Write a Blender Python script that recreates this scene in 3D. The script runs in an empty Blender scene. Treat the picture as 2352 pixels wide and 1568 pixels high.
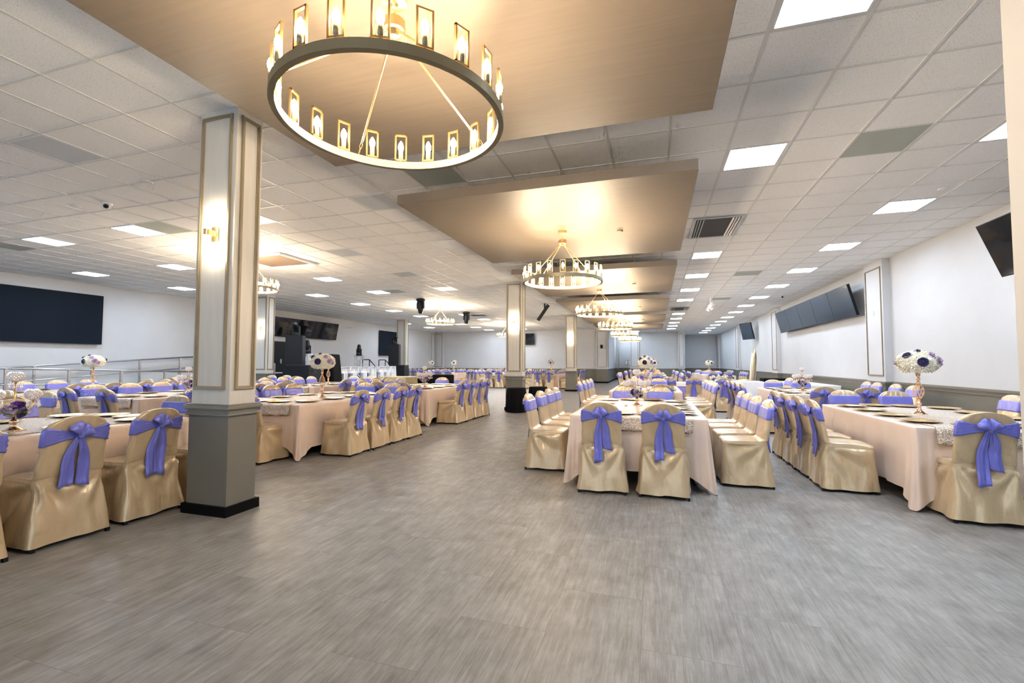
import bpy, math, random
from mathutils import Vector, Matrix, noise
PI = math.pi
random.seed(7)
SC = bpy.context.scene
COL = SC.collection

# ------------------------------------------------------------------ materials
def new_mat(name):
    m = bpy.data.materials.new(name); m.use_nodes = True
    nt = m.node_tree
    return m, nt, nt.nodes['Principled BSDF']
def simple(name, col, rough=.5, metal=0.0, sheen=0.0, spec=.5, coat=0.0):
    m, nt, b = new_mat(name)
    b.inputs['Base Color'].default_value = (*col, 1)
    b.inputs['Roughness'].default_value = rough
    b.inputs['Metallic'].default_value = metal
    b.inputs['Specular IOR Level'].default_value = spec
    b.inputs['Sheen Weight'].default_value = sheen
    b.inputs['Coat Weight'].default_value = coat
    return m
def N(nt, t, **kw):
    n = nt.nodes.new(t)
    for k, v in kw.items(): setattr(n, k, v)
    return n
def coords(nt, scale=(1, 1, 1), loc=(0, 0, 0), kind='Object'):
    tc = N(nt, 'ShaderNodeTexCoord'); mp = N(nt, 'ShaderNodeMapping')
    mp.inputs['Scale'].default_value = scale; mp.inputs['Location'].default_value = loc
    nt.links.new(tc.outputs[kind], mp.inputs['Vector'])
    return mp.outputs['Vector']
def ramp(nt, src, stops):
    r = N(nt, 'ShaderNodeValToRGB')
    e = r.color_ramp.elements
    while len(e) < len(stops): e.new(.5)
    for i, (p, c) in enumerate(stops): e[i].position = p; e[i].color = (*c, 1)
    nt.links.new(src, r.inputs['Fac']); return r.outputs['Color']
def noise_tex(nt, vec, scale, detail=4, rough=.55):
    n = N(nt, 'ShaderNodeTexNoise')
    n.inputs['Scale'].default_value = scale; n.inputs['Detail'].default_value = detail
    n.inputs['Roughness'].default_value = rough
    nt.links.new(vec, n.inputs['Vector']); return n.outputs['Fac']
def bump(nt, b, h, strength=.2, dist=.01):
    n = N(nt, 'ShaderNodeBump'); n.inputs['Strength'].default_value = strength
    n.inputs['Distance'].default_value = dist
    nt.links.new(h, n.inputs['Height']); nt.links.new(n.outputs['Normal'], b.inputs['Normal'])
def noisy(name, c1, c2, scale=8, rough=.5, metal=0, bs=0, bscale=60, stretch=(1, 1, 1), sheen=0, spec=.5, kind='Object', aniso=0):
    m, nt, b = new_mat(name)
    v = coords(nt, stretch, kind=kind)
    nt.links.new(ramp(nt, noise_tex(nt, v, scale), [(.3, c1), (.7, c2)]), b.inputs['Base Color'])
    b.inputs['Roughness'].default_value = rough; b.inputs['Metallic'].default_value = metal
    b.inputs['Sheen Weight'].default_value = sheen; b.inputs['Specular IOR Level'].default_value = spec
    b.inputs['Anisotropic'].default_value = aniso
    if bs: bump(nt, b, noise_tex(nt, v, bscale, 3), bs, .004)
    return m
def emit(name, col, s, base=(.9, .9, .9)):
    m, nt, b = new_mat(name)
    b.inputs['Base Color'].default_value = (*base, 1)
    b.inputs['Emission Color'].default_value = (*col, 1)
    b.inputs['Emission Strength'].default_value = s
    b.inputs['Roughness'].default_value = .4
    return m

M = {}
M['wall'] = noisy('wall_paint', (.54, .545, .55), (.57, .575, .58), 1.5, .6, bs=.03, bscale=180)
M['wains'] = noisy('wainscot_paint', (.150, .142, .115), (.168, .158, .13), 2, .45, bs=.03, bscale=160)
M['rail'] = simple('chair_rail_paint', (.17, .16, .132), .38)
M['mold'] = noisy('moulding_bronze_paint', (.22, .18, .12), (.28, .23, .155), 5, .4)
M['shaft'] = noisy('column_cream_paint', (.50, .485, .445), (.56, .54, .495), 3, .5, bs=.05, bscale=90, stretch=(6, 6, .6))
M['blackbase'] = simple('black_rubber_base', (.003, .003, .004), .6, spec=.08)
M['panel'] = noisy('tan_brushed_panel', (.155, .125, .094), (.178, .144, .108), 2.2, .50, bs=.06, bscale=10, stretch=(.7, 14, 1))
M['tbar'] = simple('grid_bar_paint', (.66, .67, .66), .4)
M['green'] = simple('green_grey_tile', (.40, .44, .41), .55)
M['unlit'] = simple('unlit_diffuser', (.56, .59, .62), .35)
M['frame_w'] = simple('white_light_frame', (.72, .74, .76), .35)
M['led'] = emit('led_diffuser', (.79, .93, 1.12), 12.5)
M['led_off'] = emit('dim_led_diffuser', (1, .97, .93), 1.0)
M['bulb'] = emit('warm_bulb', (1.0, .78, .54), 215.0)
M['sconce_glass'] = emit('sconce_glass', (1.0, .86, .66), 22.0)
M['gold'] = noisy('satin_gold_metal', (.80, .55, .24), (.88, .63, .30), 12, .28, metal=1)
M['bronze'] = simple('dark_gold_ring', (.34, .29, .18), .4, metal=.5)
M['rosegold'] = simple('rose_gold_metal', (.87, .58, .38), .16, metal=1)
M['charger'] = noisy('gold_charger', (.84, .60, .26), (.9, .68, .34), 20, .22, metal=1)
M['black'] = simple('black_plastic', (.008, .009, .011), .42, spec=.25)
M['blackcloth'] = simple('black_cloth', (.005, .005, .006), .85, spec=.12)
M['speaker'] = noisy('black_speaker_grille', (.006, .008, .011), (.010, .013, .017), 300, .6, bs=.3, bscale=400, spec=.2)
M['navyscreen'] = noisy('dark_led_screen', (.006, .010, .017), (.008, .013, .021), 240, .7, spec=.10)
M['tvglass'] = simple('tv_glass', (.006, .007, .009), .06, spec=.7)
M['hazeglass'] = simple('glass_haze_tint', (.030, .045, .066), .16, spec=.8)  # bluish base stands in for the haze of reflections on the screens
M['steel'] = noisy('brushed_steel', (.42, .43, .45), (.52, .53, .55), 30, .32, metal=1)
M['whiteplastic'] = simple('white_plastic', (.75, .75, .75), .35)
M['whitemetal'] = simple('white_painted_letter', (.80, .82, .86), .4)
M['grey'] = simple('vent_metal', (.48, .49, .5), .35, metal=.4)
M['dark'] = simple('vent_dark', (.03, .028, .026), .6)
M['filter'] = simple('vent_filter_brown', (.16, .115, .08), .8)
M['door_black'] = simple('black_door_paint', (.007, .009, .013), .45, spec=.2)
M['carpet'] = noisy('stage_carpet', (.16, .165, .17), (.27, .27, .27), 40, .9)
M['red'] = simple('red_paint', (.45, .02, .03), .4)
M['leaf'] = noisy('leaf_green', (.02, .06, .015), (.05, .12, .03), 20, .5)
M['petal_w'] = noisy('hydrangea_cream', (.88, .83, .66), (.95, .93, .84), 25, .55, sheen=.2)
M['petal_n'] = simple('rose_navy', (.012, .008, .10), .6, sheen=.3)
M['petal_l'] = noisy('rose_lilac', (.42, .30, .48), (.58, .46, .62), 20, .6, sheen=.2)
M['petal_v'] = simple('orchid_violet', (.16, .03, .42), .5)
M['petal_i'] = simple('rose_ivory', (.82, .78, .66), .6, sheen=.2)
M['velvet'] = noisy('white_leatherette', (.74, .72, .70), (.80, .78, .76), 6, .4)

def satin(name, c1, c2, rough=.34, sheen=.35, wr=.35, wscale=9, aniso=.4, metal=.0):
    m, nt, b = new_mat(name)
    v = coords(nt)
    nt.links.new(ramp(nt, noise_tex(nt, v, 5), [(.3, c1), (.7, c2)]), b.inputs['Base Color'])
    b.inputs['Roughness'].default_value = rough
    b.inputs['Metallic'].default_value = metal
    b.inputs['Sheen Weight'].default_value = sheen
    b.inputs['Sheen Roughness'].default_value = .4
    b.inputs['Specular IOR Level'].default_value = .6
    v2 = coords(nt, (1, 1, .45))
    n1 = noise_tex(nt, v2, wscale, 3, .5); v3 = coords(nt, (1, 1, .3)); n2 = noise_tex(nt, v3, wscale*5.5, 2, .5)
    ad = N(nt, 'ShaderNodeMath', operation='MULTIPLY_ADD'); ad.inputs[1].default_value = .14
    nt.links.new(n2, ad.inputs[0]); nt.links.new(n1, ad.inputs[2])
    bump(nt, b, ad.outputs[0], wr, .03)
    return m
M['cover'] = satin('champagne_satin', (.54, .41, .245), (.61, .47, .29), .27, .15, .48, 7, metal=.24)
M['sash'] = satin('lilac_satin', (.150, .160, .58), (.185, .195, .66), .33, .25, .3, 22, metal=.15)
M['cloth'] = satin('blush_satin_cloth', (.70, .555, .45), (.74, .59, .485), .36, .25, .25, 6, metal=.1)
M['whitecloth'] = satin('white_cloth', (.74, .73, .72), (.8, .79, .78), .6, .2, .15, 6)
M['lilaccloth'] = satin('lilac_cloth', (.24, .21, .62), (.28, .25, .68), .5, .2, .15, 6)
def sequin(name, c1, c2):
    m, nt, b = new_mat(name)
    v = coords(nt)
    vo = N(nt, 'ShaderNodeTexVoronoi'); vo.inputs['Scale'].default_value = 105
    nt.links.new(v, vo.inputs['Vector'])
    nt.links.new(ramp(nt, vo.outputs['Color'], [(.2, c1), (.8, c2)]), b.inputs['Base Color'])
    b.inputs['Metallic'].default_value = .35; b.inputs['Roughness'].default_value = .28
    bump(nt, b, vo.outputs['Distance'], .6, .015)
    return m
M['sequin'] = sequin('champagne_sequin', (.50, .39, .28), (.88, .78, .66))
M['goldsequin'] = sequin('gold_sequin', (.30, .22, .09), (.75, .62, .38))
def crystal():
    m, nt, b = new_mat('crystal_glass')
    b.inputs['Base Color'].default_value = (.95, .88, .87, 1)
    b.inputs['Roughness'].default_value = .05
    b.inputs['Metallic'].default_value = .25; b.inputs['Transmission Weight'].default_value = .0
    b.inputs['IOR'].default_value = 1.6
    return m
M['crystal'] = crystal()
def floor_mat():
    m, nt, b = new_mat('vinyl_tile_floor')
    L = nt.links
    v = coords(nt)
    # tiles 0.457 x 0.914 m, long side with the depth of the room, half-bond
    sw = N(nt, 'ShaderNodeMapping'); sw.inputs['Rotation'].default_value = (0, 0, PI/2)
    sw.inputs['Location'].default_value = (0, .08, 0)
    L.new(v, sw.inputs['Vector'])
    br = N(nt, 'ShaderNodeTexBrick')
    br.inputs['Scale'].default_value = 1.0
    br.inputs['Brick Width'].default_value = .9144; br.inputs['Row Height'].default_value = .4572
    br.inputs['Mortar Size'].default_value = .0012; br.inputs['Mortar Smooth'].default_value = .2
    br.inputs['Color1'].default_value = (0, 0, 0, 1); br.inputs['Color2'].default_value = (1, 1, 1, 1)
    br.inputs['Mortar'].default_value = (.5, .5, .5, 1)
    L.new(sw.outputs['Vector'], br.inputs['Vector'])
    # per tile shift of the streaks
    mul = N(nt, 'ShaderNodeVectorMath', operation='SCALE'); mul.inputs['Scale'].default_value = 7.0
    L.new(br.outputs['Color'], mul.inputs[0])
    add = N(nt, 'ShaderNodeVectorMath', operation='ADD'); L.new(v, add.inputs[0]); L.new(mul.outputs[0], add.inputs[1])
    def st(sx, sy, sc, det):
        mp = N(nt, 'ShaderNodeMapping'); mp.inputs['Scale'].default_value = (sx, sy, 1)
        L.new(add.outputs[0], mp.inputs['Vector']); return noise_tex(nt, mp.outputs['Vector'], sc, det, .62)
    a = st(115, 4.0, 2.2, 7); c = st(38, 2.4, 1.2, 5); d = st(4.0, 3.0, 1.6, 5)
    mx = N(nt, 'ShaderNodeMath', operation='ADD'); L.new(a, mx.inputs[0]); L.new(c, mx.inputs[1])
    mx2 = N(nt, 'ShaderNodeMath', operation='ADD'); L.new(mx.outputs[0], mx2.inputs[0]); L.new(d, mx2.inputs[1])
    mx3 = N(nt, 'ShaderNodeMath', operation='MULTIPLY'); L.new(mx2.outputs[0], mx3.inputs[0]); mx3.inputs[1].default_value = 1/3
    col = ramp(nt, mx3.outputs[0], [(.36, (.125, .115, .102)), (.5, (.215, .206, .192)), (.64, (.335, .325, .31))])
    mort = N(nt, 'ShaderNodeMix', data_type='RGBA'); L.new(br.outputs['Fac'], mort.inputs[0])
    L.new(col, mort.inputs[6]); mort.inputs[7].default_value = (.13, .115, .10, 1)
    L.new(mort.outputs[2], b.inputs['Base Color'])
    rr = N(nt, 'ShaderNodeMapRange'); rr.inputs[3].default_value = .40; rr.inputs[4].default_value = .58
    L.new(a, rr.inputs[0]); L.new(rr.outputs[0], b.inputs['Roughness'])
    b.inputs['Specular IOR Level'].default_value = .5
    bump(nt, b, mx3.outputs[0], .12, .004)
    return m
M['floor'] = floor_mat()
def ceil_mat():
    m, nt, b = new_mat('mineral_ceiling_tile')
    v = coords(nt)
    n = noise_tex(nt, v, 130, 2, .7)
    nt.links.new(ramp(nt, n, [(.34, (.56, .56, .56)), (.41, (.88, .885, .89)), (1, (.90, .905, .91))]), b.inputs['Base Color'])
    b.inputs['Roughness'].default_value = .75
    bump(nt, b, n, .25, .003)
    return m
M['ceil'] = ceil_mat()

# ------------------------------------------------------------------ mesh helpers
class MB:
    def __init__(s): s.v = []; s.f = []
    def add(s, vs, fs):
        o = len(s.v); s.v += [tuple(p) for p in vs]; s.f += [tuple(i + o for i in f) for f in fs]; return s
    def box(s, x0, x1, y0, y1, z0, z1, mat=None):
        vs = [(x, y, z) for z in (z0, z1) for y in (y0, y1) for x in (x0, x1)]
        if mat is not None: vs = [mat @ Vector(p) for p in vs]
        return s.add(vs, [(0, 2, 3, 1), (4, 5, 7, 6), (0, 1, 5, 4), (2, 6, 7, 3), (0, 4, 6, 2), (1, 3, 7, 5)])
    def loft(s, rings, cap0=True, cap1=True, closed=True):
        n = len(rings[0]); o = len(s.v)
        for r in rings: s.v += [tuple(p) for p in r]
        for i in range(len(rings) - 1):
            for j in range(n if closed else n - 1):
                k = (j + 1) % n
                s.f.append((o+i*n+j, o+i*n+k, o+(i+1)*n+k, o+(i+1)*n+j))
        if cap0: s.f.append(tuple(o + j for j in reversed(range(n))))
        if cap1: s.f.append(tuple(o + (len(rings)-1)*n + j for j in range(n)))
        return s
    def lathe(s, prof, n=24, c=(0, 0, 0), mat=None, cap=True):
        rings = []
        for r, z in prof:
            ring = [Vector((r*math.cos(2*PI*k/n), r*math.sin(2*PI*k/n), z)) for k in range(n)]
            if mat is not None: ring = [mat @ p for p in ring]
            rings.append([p + Vector(c) for p in ring])
        return s.loft(rings, cap, cap)
    def tube(s, pts, r, n=8, caps=True):
        pts = [Vector(p) for p in pts]; rings = []
        rs = r if isinstance(r, (list, tuple)) else [r]*len(pts)
        up = Vector((0, 0, 1))
        for i, p in enumerate(pts):
            d = (pts[min(i+1, len(pts)-1)] - pts[max(i-1, 0)])
            d = d.normalized() if d.length > 1e-9 else Vector((0, 0, 1))
            a = d.cross(up)
            if a.length < 1e-3: a = d.cross(Vector((1, 0, 0)))
            a.normalize(); b = d.cross(a)
            rings.append([p + rs[i]*(math.cos(2*PI*k/n)*a + math.sin(2*PI*k/n)*b) for k in range(n)])
        return s.loft(rings, caps, caps)
    def ball(s, c, r, nu=10, nv=6, sq=(1, 1, 1)):
        prof = []
        c = Vector(c); rings = []
        for j in range(nv + 1):
            a = -PI/2 + PI*(j + .001)/(nv + .002)
            rings.append([c + Vector((r*sq[0]*math.cos(a)*math.cos(2*PI*k/nu), r*sq[1]*math.cos(a)*math.sin(2*PI*k/nu), r*sq[2]*math.sin(a))) for k in range(nu)])
        return s.loft(rings)
    def mesh(s, name, mat, smooth=False):
        me = bpy.data.meshes.new(name); me.from_pydata(s.v, [], s.f); me.validate(); me.update()
        if mat: me.materials.append(mat)
        if smooth:
            me.polygons.foreach_set('use_smooth', [True]*len(me.polygons))
        return me
def link(name, me, parent=None, loc=None, rot=None):
    o = bpy.data.objects.new(name, me); COL.objects.link(o)
    if parent: o.parent = parent
    if loc is not None: o.location = loc
    if rot is not None: o.rotation_euler = rot
    return o
def tag(o, label=None, cat=None, group=None, kind=None):
    if label: o['label'] = label
    if cat: o['category'] = cat
    if group: o['group'] = group
    if kind: o['kind'] = kind
    return o
def empty(name, loc, rz=0, label=None, cat=None, group=None):
    o = bpy.data.objects.new(name, None); COL.objects.link(o)
    o.empty_display_size = .1
    o.location = loc; o.rotation_euler = (0, 0, rz)
    return tag(o, label, cat, group)
def put(name, mb, mat, parent=None, smooth=False, loc=None, rot=None):
    return link(name, mb.mesh(name, mat, smooth), parent, loc, rot)
def struct(name, mb, mat, smooth=False):
    return tag(put(name, mb, mat, None, smooth), kind='structure')
def bevel(o, w=.004, seg=2):
    m = o.modifiers.new('bevel', 'BEVEL'); m.width = w; m.segments = seg; m.limit_method = 'ANGLE'; return o
def kids(o): return CH.get(o.name, [])
CH = {}
def dup(root, loc, rz, label=None, cat=None, group=None, recs=None):
    r = root.copy(); COL.objects.link(r); r.location = loc; r.rotation_euler = (0, 0, rz)
    tag(r, label, cat, group)
    for c, gs in recs:
        cc = c.copy(); COL.objects.link(cc); cc.parent = r
        for g in gs:
            gg = g.copy(); COL.objects.link(gg); gg.parent = cc
    return r

# ------------------------------------------------------------------ measured frame
H = 3.66            # ceiling height
T = .6096           # ceiling module (2 ft)
GX, GY = .7834, 3.4911
XR, XL = 4.94, -15.97
ZP = 3.239          # underside of the dropped panels

# camera
f, yaw, pit, rol = 1047.576, -.3033206, .0470558, .00161687
Fv = Vector((math.sin(yaw)*math.cos(pit), math.cos(yaw)*math.cos(pit), math.sin(pit)))
Rv = Vector((math.cos(yaw), -math.sin(yaw), 0)); Uv = Rv.cross(Fv)
c_, s_ = math.cos(rol), math.sin(rol)
cx = c_*Rv + s_*Uv; cy = -s_*Rv + c_*Uv; cz = -Fv
cam = bpy.data.cameras.new('camera'); camo = bpy.data.objects.new('camera', cam); COL.objects.link(camo)
cam.sensor_width = 36; cam.sensor_fit = 'HORIZONTAL'; cam.lens = 36*f/2352
cam.clip_start = .05; cam.clip_end = 200
mw = Matrix(((cx.x, cy.x, cz.x, 0), (cx.y, cy.y, cz.y, 0), (cx.z, cy.z, cz.z, 1.3387), (0, 0, 0, 1)))
camo.matrix_world = mw
SC.camera = camo

# ------------------------------------------------------------------ room shell
YF = -5.0
struct('floor', MB().box(XL-.3, XR+.3, YF, 42, -.12, 0), M['floor'])
struct('ceiling', MB().box(XL-.3, XR+.3, YF, 42, H, H+.12), M['ceil'])
g = MB()
i0, i1 = int((XL-GX)/T) - 1, int((XR-GX)/T)
for i in range(i0, i1+1):
    x = GX + i*T
    if XL < x < XR: g.box(x-.012, x+.012, YF, 42, H-.006, H+.001)
for j in range(int((YF-GY)/T), int((41-GY)/T)+1):
    y = GY + j*T
    if y < 41.3: g.box(XL, XR, y-.010, y+.010, H-.0045, H+.001)
struct('trim_1', g, M['tbar'])

def wall_piece(name, x0, x1, y0, y1):
    struct(name, MB().box(x0, x1, y0, y1, 0, H+.05), M['wall'])
wall_piece('wall_right', XR, XR+.2, YF, 41.2)
wall_piece('wall_left', XL-.2, XL, YF, 31.8)
wall_piece('wall_back', XL-.2, -3.05, 31.5, 31.75)
wall_piece('wall_recess_side', -3.25, -3.05, 31.75, 39.2)
wall_piece('wall_recess_back', -3.25, -1.6, 39.0, 39.2)
wall_piece('wall_far', -1.75, 2.05, 35.6, 35.8)
wall_piece('wall_far_return_left', -1.75, -1.6, 35.8, 39.0)
wall_piece('wall_far_return_right', 1.9, 2.05, 35.8, 40.6)
wall_piece('wall_far_right', 1.9, XR+.2, 40.4, 40.6)
fw = MB().box(XL-.2, XR+.2, YF-.2, YF, 0, .35).box(XL-.2, XR+.2, YF-.2, YF, 3.2, H+.05)
for k in range(8): fw.box(XL-.2 + k*(XR-XL)/7, XL+.2 + k*(XR-XL)/7, YF-.2, YF, .35, 3.2)  # openings added in this unseen wall so world light reaches the ceiling
struct('wall_front', fw, M['wall'])
wall_piece('wall_near_right', .912, 1.75, 1.32, 1.543)

# wainscot, chair rail and base along a run of wall; d = outward normal axis
trim_i = [1]
def run_trim(side, axis, c, a0, a1, n):
    # axis 'x': wall plane x=c, running along y from a0 to a1, normal n along x
    def bx(mb, t, z0, z1, s0=0.0):
        lo, hi = sorted((c + n*s0, c + n*t))
        if axis == 'x': mb.box(lo, hi, a0, a1, z0, z1)
        else: mb.box(a0, a1, lo, hi, z0, z1)
    w = MB(); bx(w, .008, .0, .86); struct('trim_%d' % (trim_i[0]+1), w, M['wains'])
    r = MB(); bx(r, .016, .845, .93); bx(r, .040, .905, .935); bx(r, .030, .935, .948); bx(r, .026, .845, .862)
    struct('trim_%d' % (trim_i[0]+2), r, M['rail']); trim_i[0] += 2
    b = MB(); bx(b, .018, 0, .10); struct('baseboard_' + side, b, M['blackbase'])
run_trim('right', 'x', XR, YF, 40.4, -1)
run_trim('left', 'x', XL, 17.2, 31.5, 1)
run_trim('back', 'y', 31.5, XL, -3.05, -1)
run_trim('recess_side', 'x', -3.05, 31.46, 39.0, 1)
run_trim('recess_back', 'y', 39.0, -3.05, -1.75, -1)
run_trim('far', 'y', 35.6, -1.75, 2.05, -1)
run_trim('far_right', 'y', 40.4, 2.05, XR, -1)

def frame_mb(mb, org, ux, w, z0, z1, nrm, bw=.032, th=.018):
    """raised picture-frame moulding on a vertical face. org (x,y) of its left bottom, ux unit along, nrm outward"""
    ox, oy = org
    def bar(a0, a1, b0, b1, t):
        vs = []
        for z in (b0, b1):
            for tt in (0, t):
                for a in (a0, a1):
                    vs.append((ox + ux[0]*a + nrm[0]*tt, oy + ux[1]*a + nrm[1]*tt, z))
        mb.add(vs, [(0, 1, 3, 2), (4, 6, 7, 5), (0, 4, 5, 1), (2, 3, 7, 6), (0, 2, 6, 4), (1, 5, 7, 3)])
    for (b_, t_, o_) in ((bw, th*.6, 0), (bw*.45, th, bw*.12)):
        bar(o_, o_+b_, z0+o_, z1-o_, t_); bar(w-o_-b_, w-o_, z0+o_, z1-o_, t_)
        bar(o_+b_, w-o_-b_, z0+o_, z0+o_+b_, t_); bar(o_+b_, w-o_-b_, z1-o_-b_, z1-o_, t_)

# square columns with panelled shaft
def column(x0, x1, y0, y1, label, sconces=True):
    t = empty('column', ((x0+x1)/2, (y0+y1)/2, 0), 0, label, 'column', 'panelled square columns')
    hx, hy = (x1-x0)/2, (y1-y0)/2
    put('shaft', MB().box(-hx, hx, -hy, hy, .93, H), M['shaft'], t)
    put('wainscot', MB().box(-hx-.012, hx+.012, -hy-.012, hy+.012, .06, .90), M['wains'], t)
    r = MB()
    for z0, z1, e in ((.872, .945, .022), (.925, .958, .045), (.958, .968, .035), (.868, .884, .034), (.915, .93, .034)):
        r.box(-hx-e, hx+e, -hy-e, hy+e, z0, z1)
    bevel(put('chair_rail', r, M['rail'], t), .004)
    put('baseboard', MB().box(-hx-.04, hx+.04, -hy-.04, hy+.04, 0, .085), M['blackbase'], t)
    for (org, ux, w, nn) in (((-hx+.028, -hy), (1, 0), 2*hx-.075, (0, -1)), ((hx, -hy+.045), (0, 1), 2*hy-.07, (1, 0)),
                             ((-hx+.04, hy), (1, 0), 2*hx-.08, (0, 1)), ((-hx, -hy+.045), (0, 1), 2*hy-.09, (-1, 0))):
        m = MB(); frame_mb(m, org, ux, w, 1.095, 3.605, nn)
        put('moulding', m, M['mold'], t)
    return t
NC = [('big near column between the left tables and the aisle', 3.11), ('column behind the black round cocktail table', 12.42), ('third aisle column, small, in front of the back wall', 21.65)]
cols = []
cols.append(column(-4.025, -3.585, 3.11, 3.385, 'big near cream column with grey base beside the left tables'))
cols.append(column(-4.06, -3.585, 12.42, 12.72, 'cream column standing behind the two black draped cocktail tables'))
cols.append(column(-4.06, -3.585, 21.55, 21.85, 'farthest aisle column, standing before the beige back wall'))
cols.append(column(-13.25, -12.72, 12.42, 12.75, 'cream column beside the stage, left behind the big near column'))
cols.append(column(-13.25, -12.72, 21.55, 21.85, 'cream column rising behind the right black speaker stack'))

# wall pilasters
def pilaster(x0, x1, y0, y1, label, faces):
    t = empty('wall_pilaster', ((x0+x1)/2, (y0+y1)/2, 0), 0, label, 'pilaster', 'pilasters on the walls')
    hx, hy = (x1-x0)/2, (y1-y0)/2
    put('shaft', MB().box(-hx, hx, -hy, hy, .9, H), M['wall'], t)
    put('wainscot', MB().box(-hx-.006, hx+.006, -hy-.006, hy+.006, .0, .9), M['wains'], t)
    r = MB().box(-hx-.02, hx+.02, -hy-.02, hy+.02, .86, .93); r.box(-hx-.04, hx+.04, -hy-.04, hy+.04, .905, .94)
    put('chair_rail', r, M['rail'], t)
    put('baseboard', MB().box(-hx-.025, hx+.025, -hy-.025, hy+.025, 0, .1), M['blackbase'], t)
    for fc in faces:
        m = MB()
        if fc == '-x': frame_mb(m, (-hx, -hy+.07), (0, 1), 2*hy-.14, 1.06, 3.5, (-1, 0), .03)
        if fc == '-y': frame_mb(m, (-hx+.07, -hy), (1, 0), 2*hx-.14, 1.06, 3.5, (0, -1), .03)
        if fc == '+x': frame_mb(m, (hx, -hy+.07), (0, 1), 2*hy-.14, 1.06, 3.5, (1, 0), .03)
        put('moulding', m, M['mold'], t)
pilaster(4.80, XR, 11.95, 12.85, 'wide white pilaster between the two long tilted screens on right wall', ['-x'])
pilaster(4.80, XR, 21.1, 22.0, 'pilaster on right wall just beyond the long tilted screen', ['-x'])
pilaster(4.80, XR, 30.2, 31.1, 'pilaster on right wall beyond the small tilted television', ['-x'])
pilaster(4.80, XR, 39.4, 40.4, 'farthest pilaster in the back right corner', ['-x'])
pilaster(-3.78, -3.02, 31.1, 31.75, 'wide corner pilaster where the beige back wall ends', ['-y', '+x'])
pilaster(-3.05, -2.85, 38.2, 39.0, 'narrow pilaster at back of the left recess', ['+x'])
pilaster(-1.78, -1.12, 35.3, 35.6, 'pilaster at left end of the projecting far wall', ['-y'])
pilaster(1.62, 2.08, 35.3, 35.6, 'pilaster at right end of the projecting far wall', ['-y'])
pilaster(XL, XL+.2, 30.3, 31.0, 'left pilaster of the pair in the back left corner', ['+x'])
pilaster(XL, XL+.75, 31.2, 31.5, 'right pilaster of the pair in the back left corner', ['-y'])

# dropped ceiling panels
def drop_panel(x0, x1, y0, y1, label):
    t = empty('ceiling_cloud_panel', ((x0+x1)/2, (y0+y1)/2, ZP), 0, label, 'ceiling panel', 'tan dropped ceiling panels')
    hx, hy = (x1-x0)/2, (y1-y0)/2
    bevel(put('slab', MB().box(-hx, hx, -hy, hy, 0, .115), M['panel'], t), .004)
    hh = MB()
    for sx in (-.5, .5):
        for sy in (-.5, .5): hh.box(hx*sx-.004, hx*sx+.004, hy*sy-.004, hy*sy+.004, .115, H-ZP)
    put('hanger', hh, M['grey'], t)
    d = put('sprinkler_cap', MB().lathe([(.045, 0), (.045, -.012), (.03, -.016)], 20), M['panel'], t, True, (hx*.47, hy*.12, 0))
PX0, PX1 = -2.935, .437
PYS = [.245, 4.74, 9.32, 13.96, 18.5, 23.1]
PN = ['nearest and largest tan ceiling panel above the big chandelier', 'second tan ceiling panel with its chandelier in full view', 'third tan ceiling panel, behind the second chandelier', 'fourth tan ceiling panel from the front', 'fifth tan ceiling panel from the front', 'sixth and farthest tan ceiling panel']
for y0, nm in zip(PYS, PN): drop_panel(PX0, PX1, y0, y0+3.39, nm)

# ------------------------------------------------------------------ ceiling fixtures
def led(i, j, label, on=1):
    x, y = GX + (i+.5)*T, GY + (j+.5)*T
    t = empty('ceiling_light_panel', (x, y, H), 0, label, 'ceiling light', 'square ceiling light panels' if on == 1 else 'unlit ceiling light panels')
    h = T/2 - .013
    fr = MB(); w = .022
    fr.box(-h, h, -h, -h+w, -.006, 0); fr.box(-h, h, h-w, h, -.006, 0); fr.box(-h, -h+w, -h+w, h-w, -.006, 0); fr.box(h-w, h, -h+w, h-w, -.006, 0)
    put('frame', fr, M['frame_w'], t)
    put('diffuser', MB().box(-h+w, h-w, -h+w, h-w, -.004, -.001), M['led'] if on == 1 else (M['led_off'] if on == 2 else M['unlit']), t)
ORD = ['first', 'second', 'third', 'fourth', 'fifth', 'sixth', 'seventh', 'eighth', 'ninth', 'tenth', 'eleventh', 'twelfth', 'thirteenth', 'fourteenth']
for n, j in enumerate([-1, 3, 11, 15, 19, 23, 31, 35, 39, 43, 47]):
    led(0, j, 'bright square light, %s from front, in row beside the tan panels' % ORD[n])
for n, j in enumerate([3, 7, 11, 15, 19, 23, 27, 31, 35, 39, 43, 47, 51, 55]):  # farthest two panels added to brighten the right recess
    led(4, j, 'bright square light, %s from front, in row nearest right wall' % ORD[n])
for n, j in enumerate([3, 11, 15, 19, 23, 27, 31, 35, 39, 43]):
    led(-16, j, 'bright square light, %s from front, in inner left row' % ORD[n])
for n, j in enumerate([3, 7, 11, 15, 19, 23, 27, 31, 35, 39, 43]):
    led(-20, j, 'bright square light, %s from front, in middle left row' % ORD[n])
for n, j in enumerate([7, 11, 33, 38]):
    led(-25, j, 'bright square light, %s from front, in row along left wall' % ORD[n])
for (i, j), nm in {(-16, -1): 'inner left row', (-20, -1): 'middle left row', (-25, 3): 'row along left wall', (4, -1): 'row nearest right wall'}.items():
    led(i, j, 'added bright square light beside the camera, outside the picture, in ' + nm)  # out-of-frame panels added to light the room, continuing the rows
led(-4, 50, 'thin bright light in the left recess above the fifth chandelier')
led(-5, 56, 'added unseen light panel at the back of left recess')  # unseen panel added to brighten the recess walls
led(-12, 15, 'whitish light panel barely lit, between the moving heads and the second panel', 2)
led(-12, 27, 'small whitish light panel barely lit, left of second column', 2)
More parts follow.
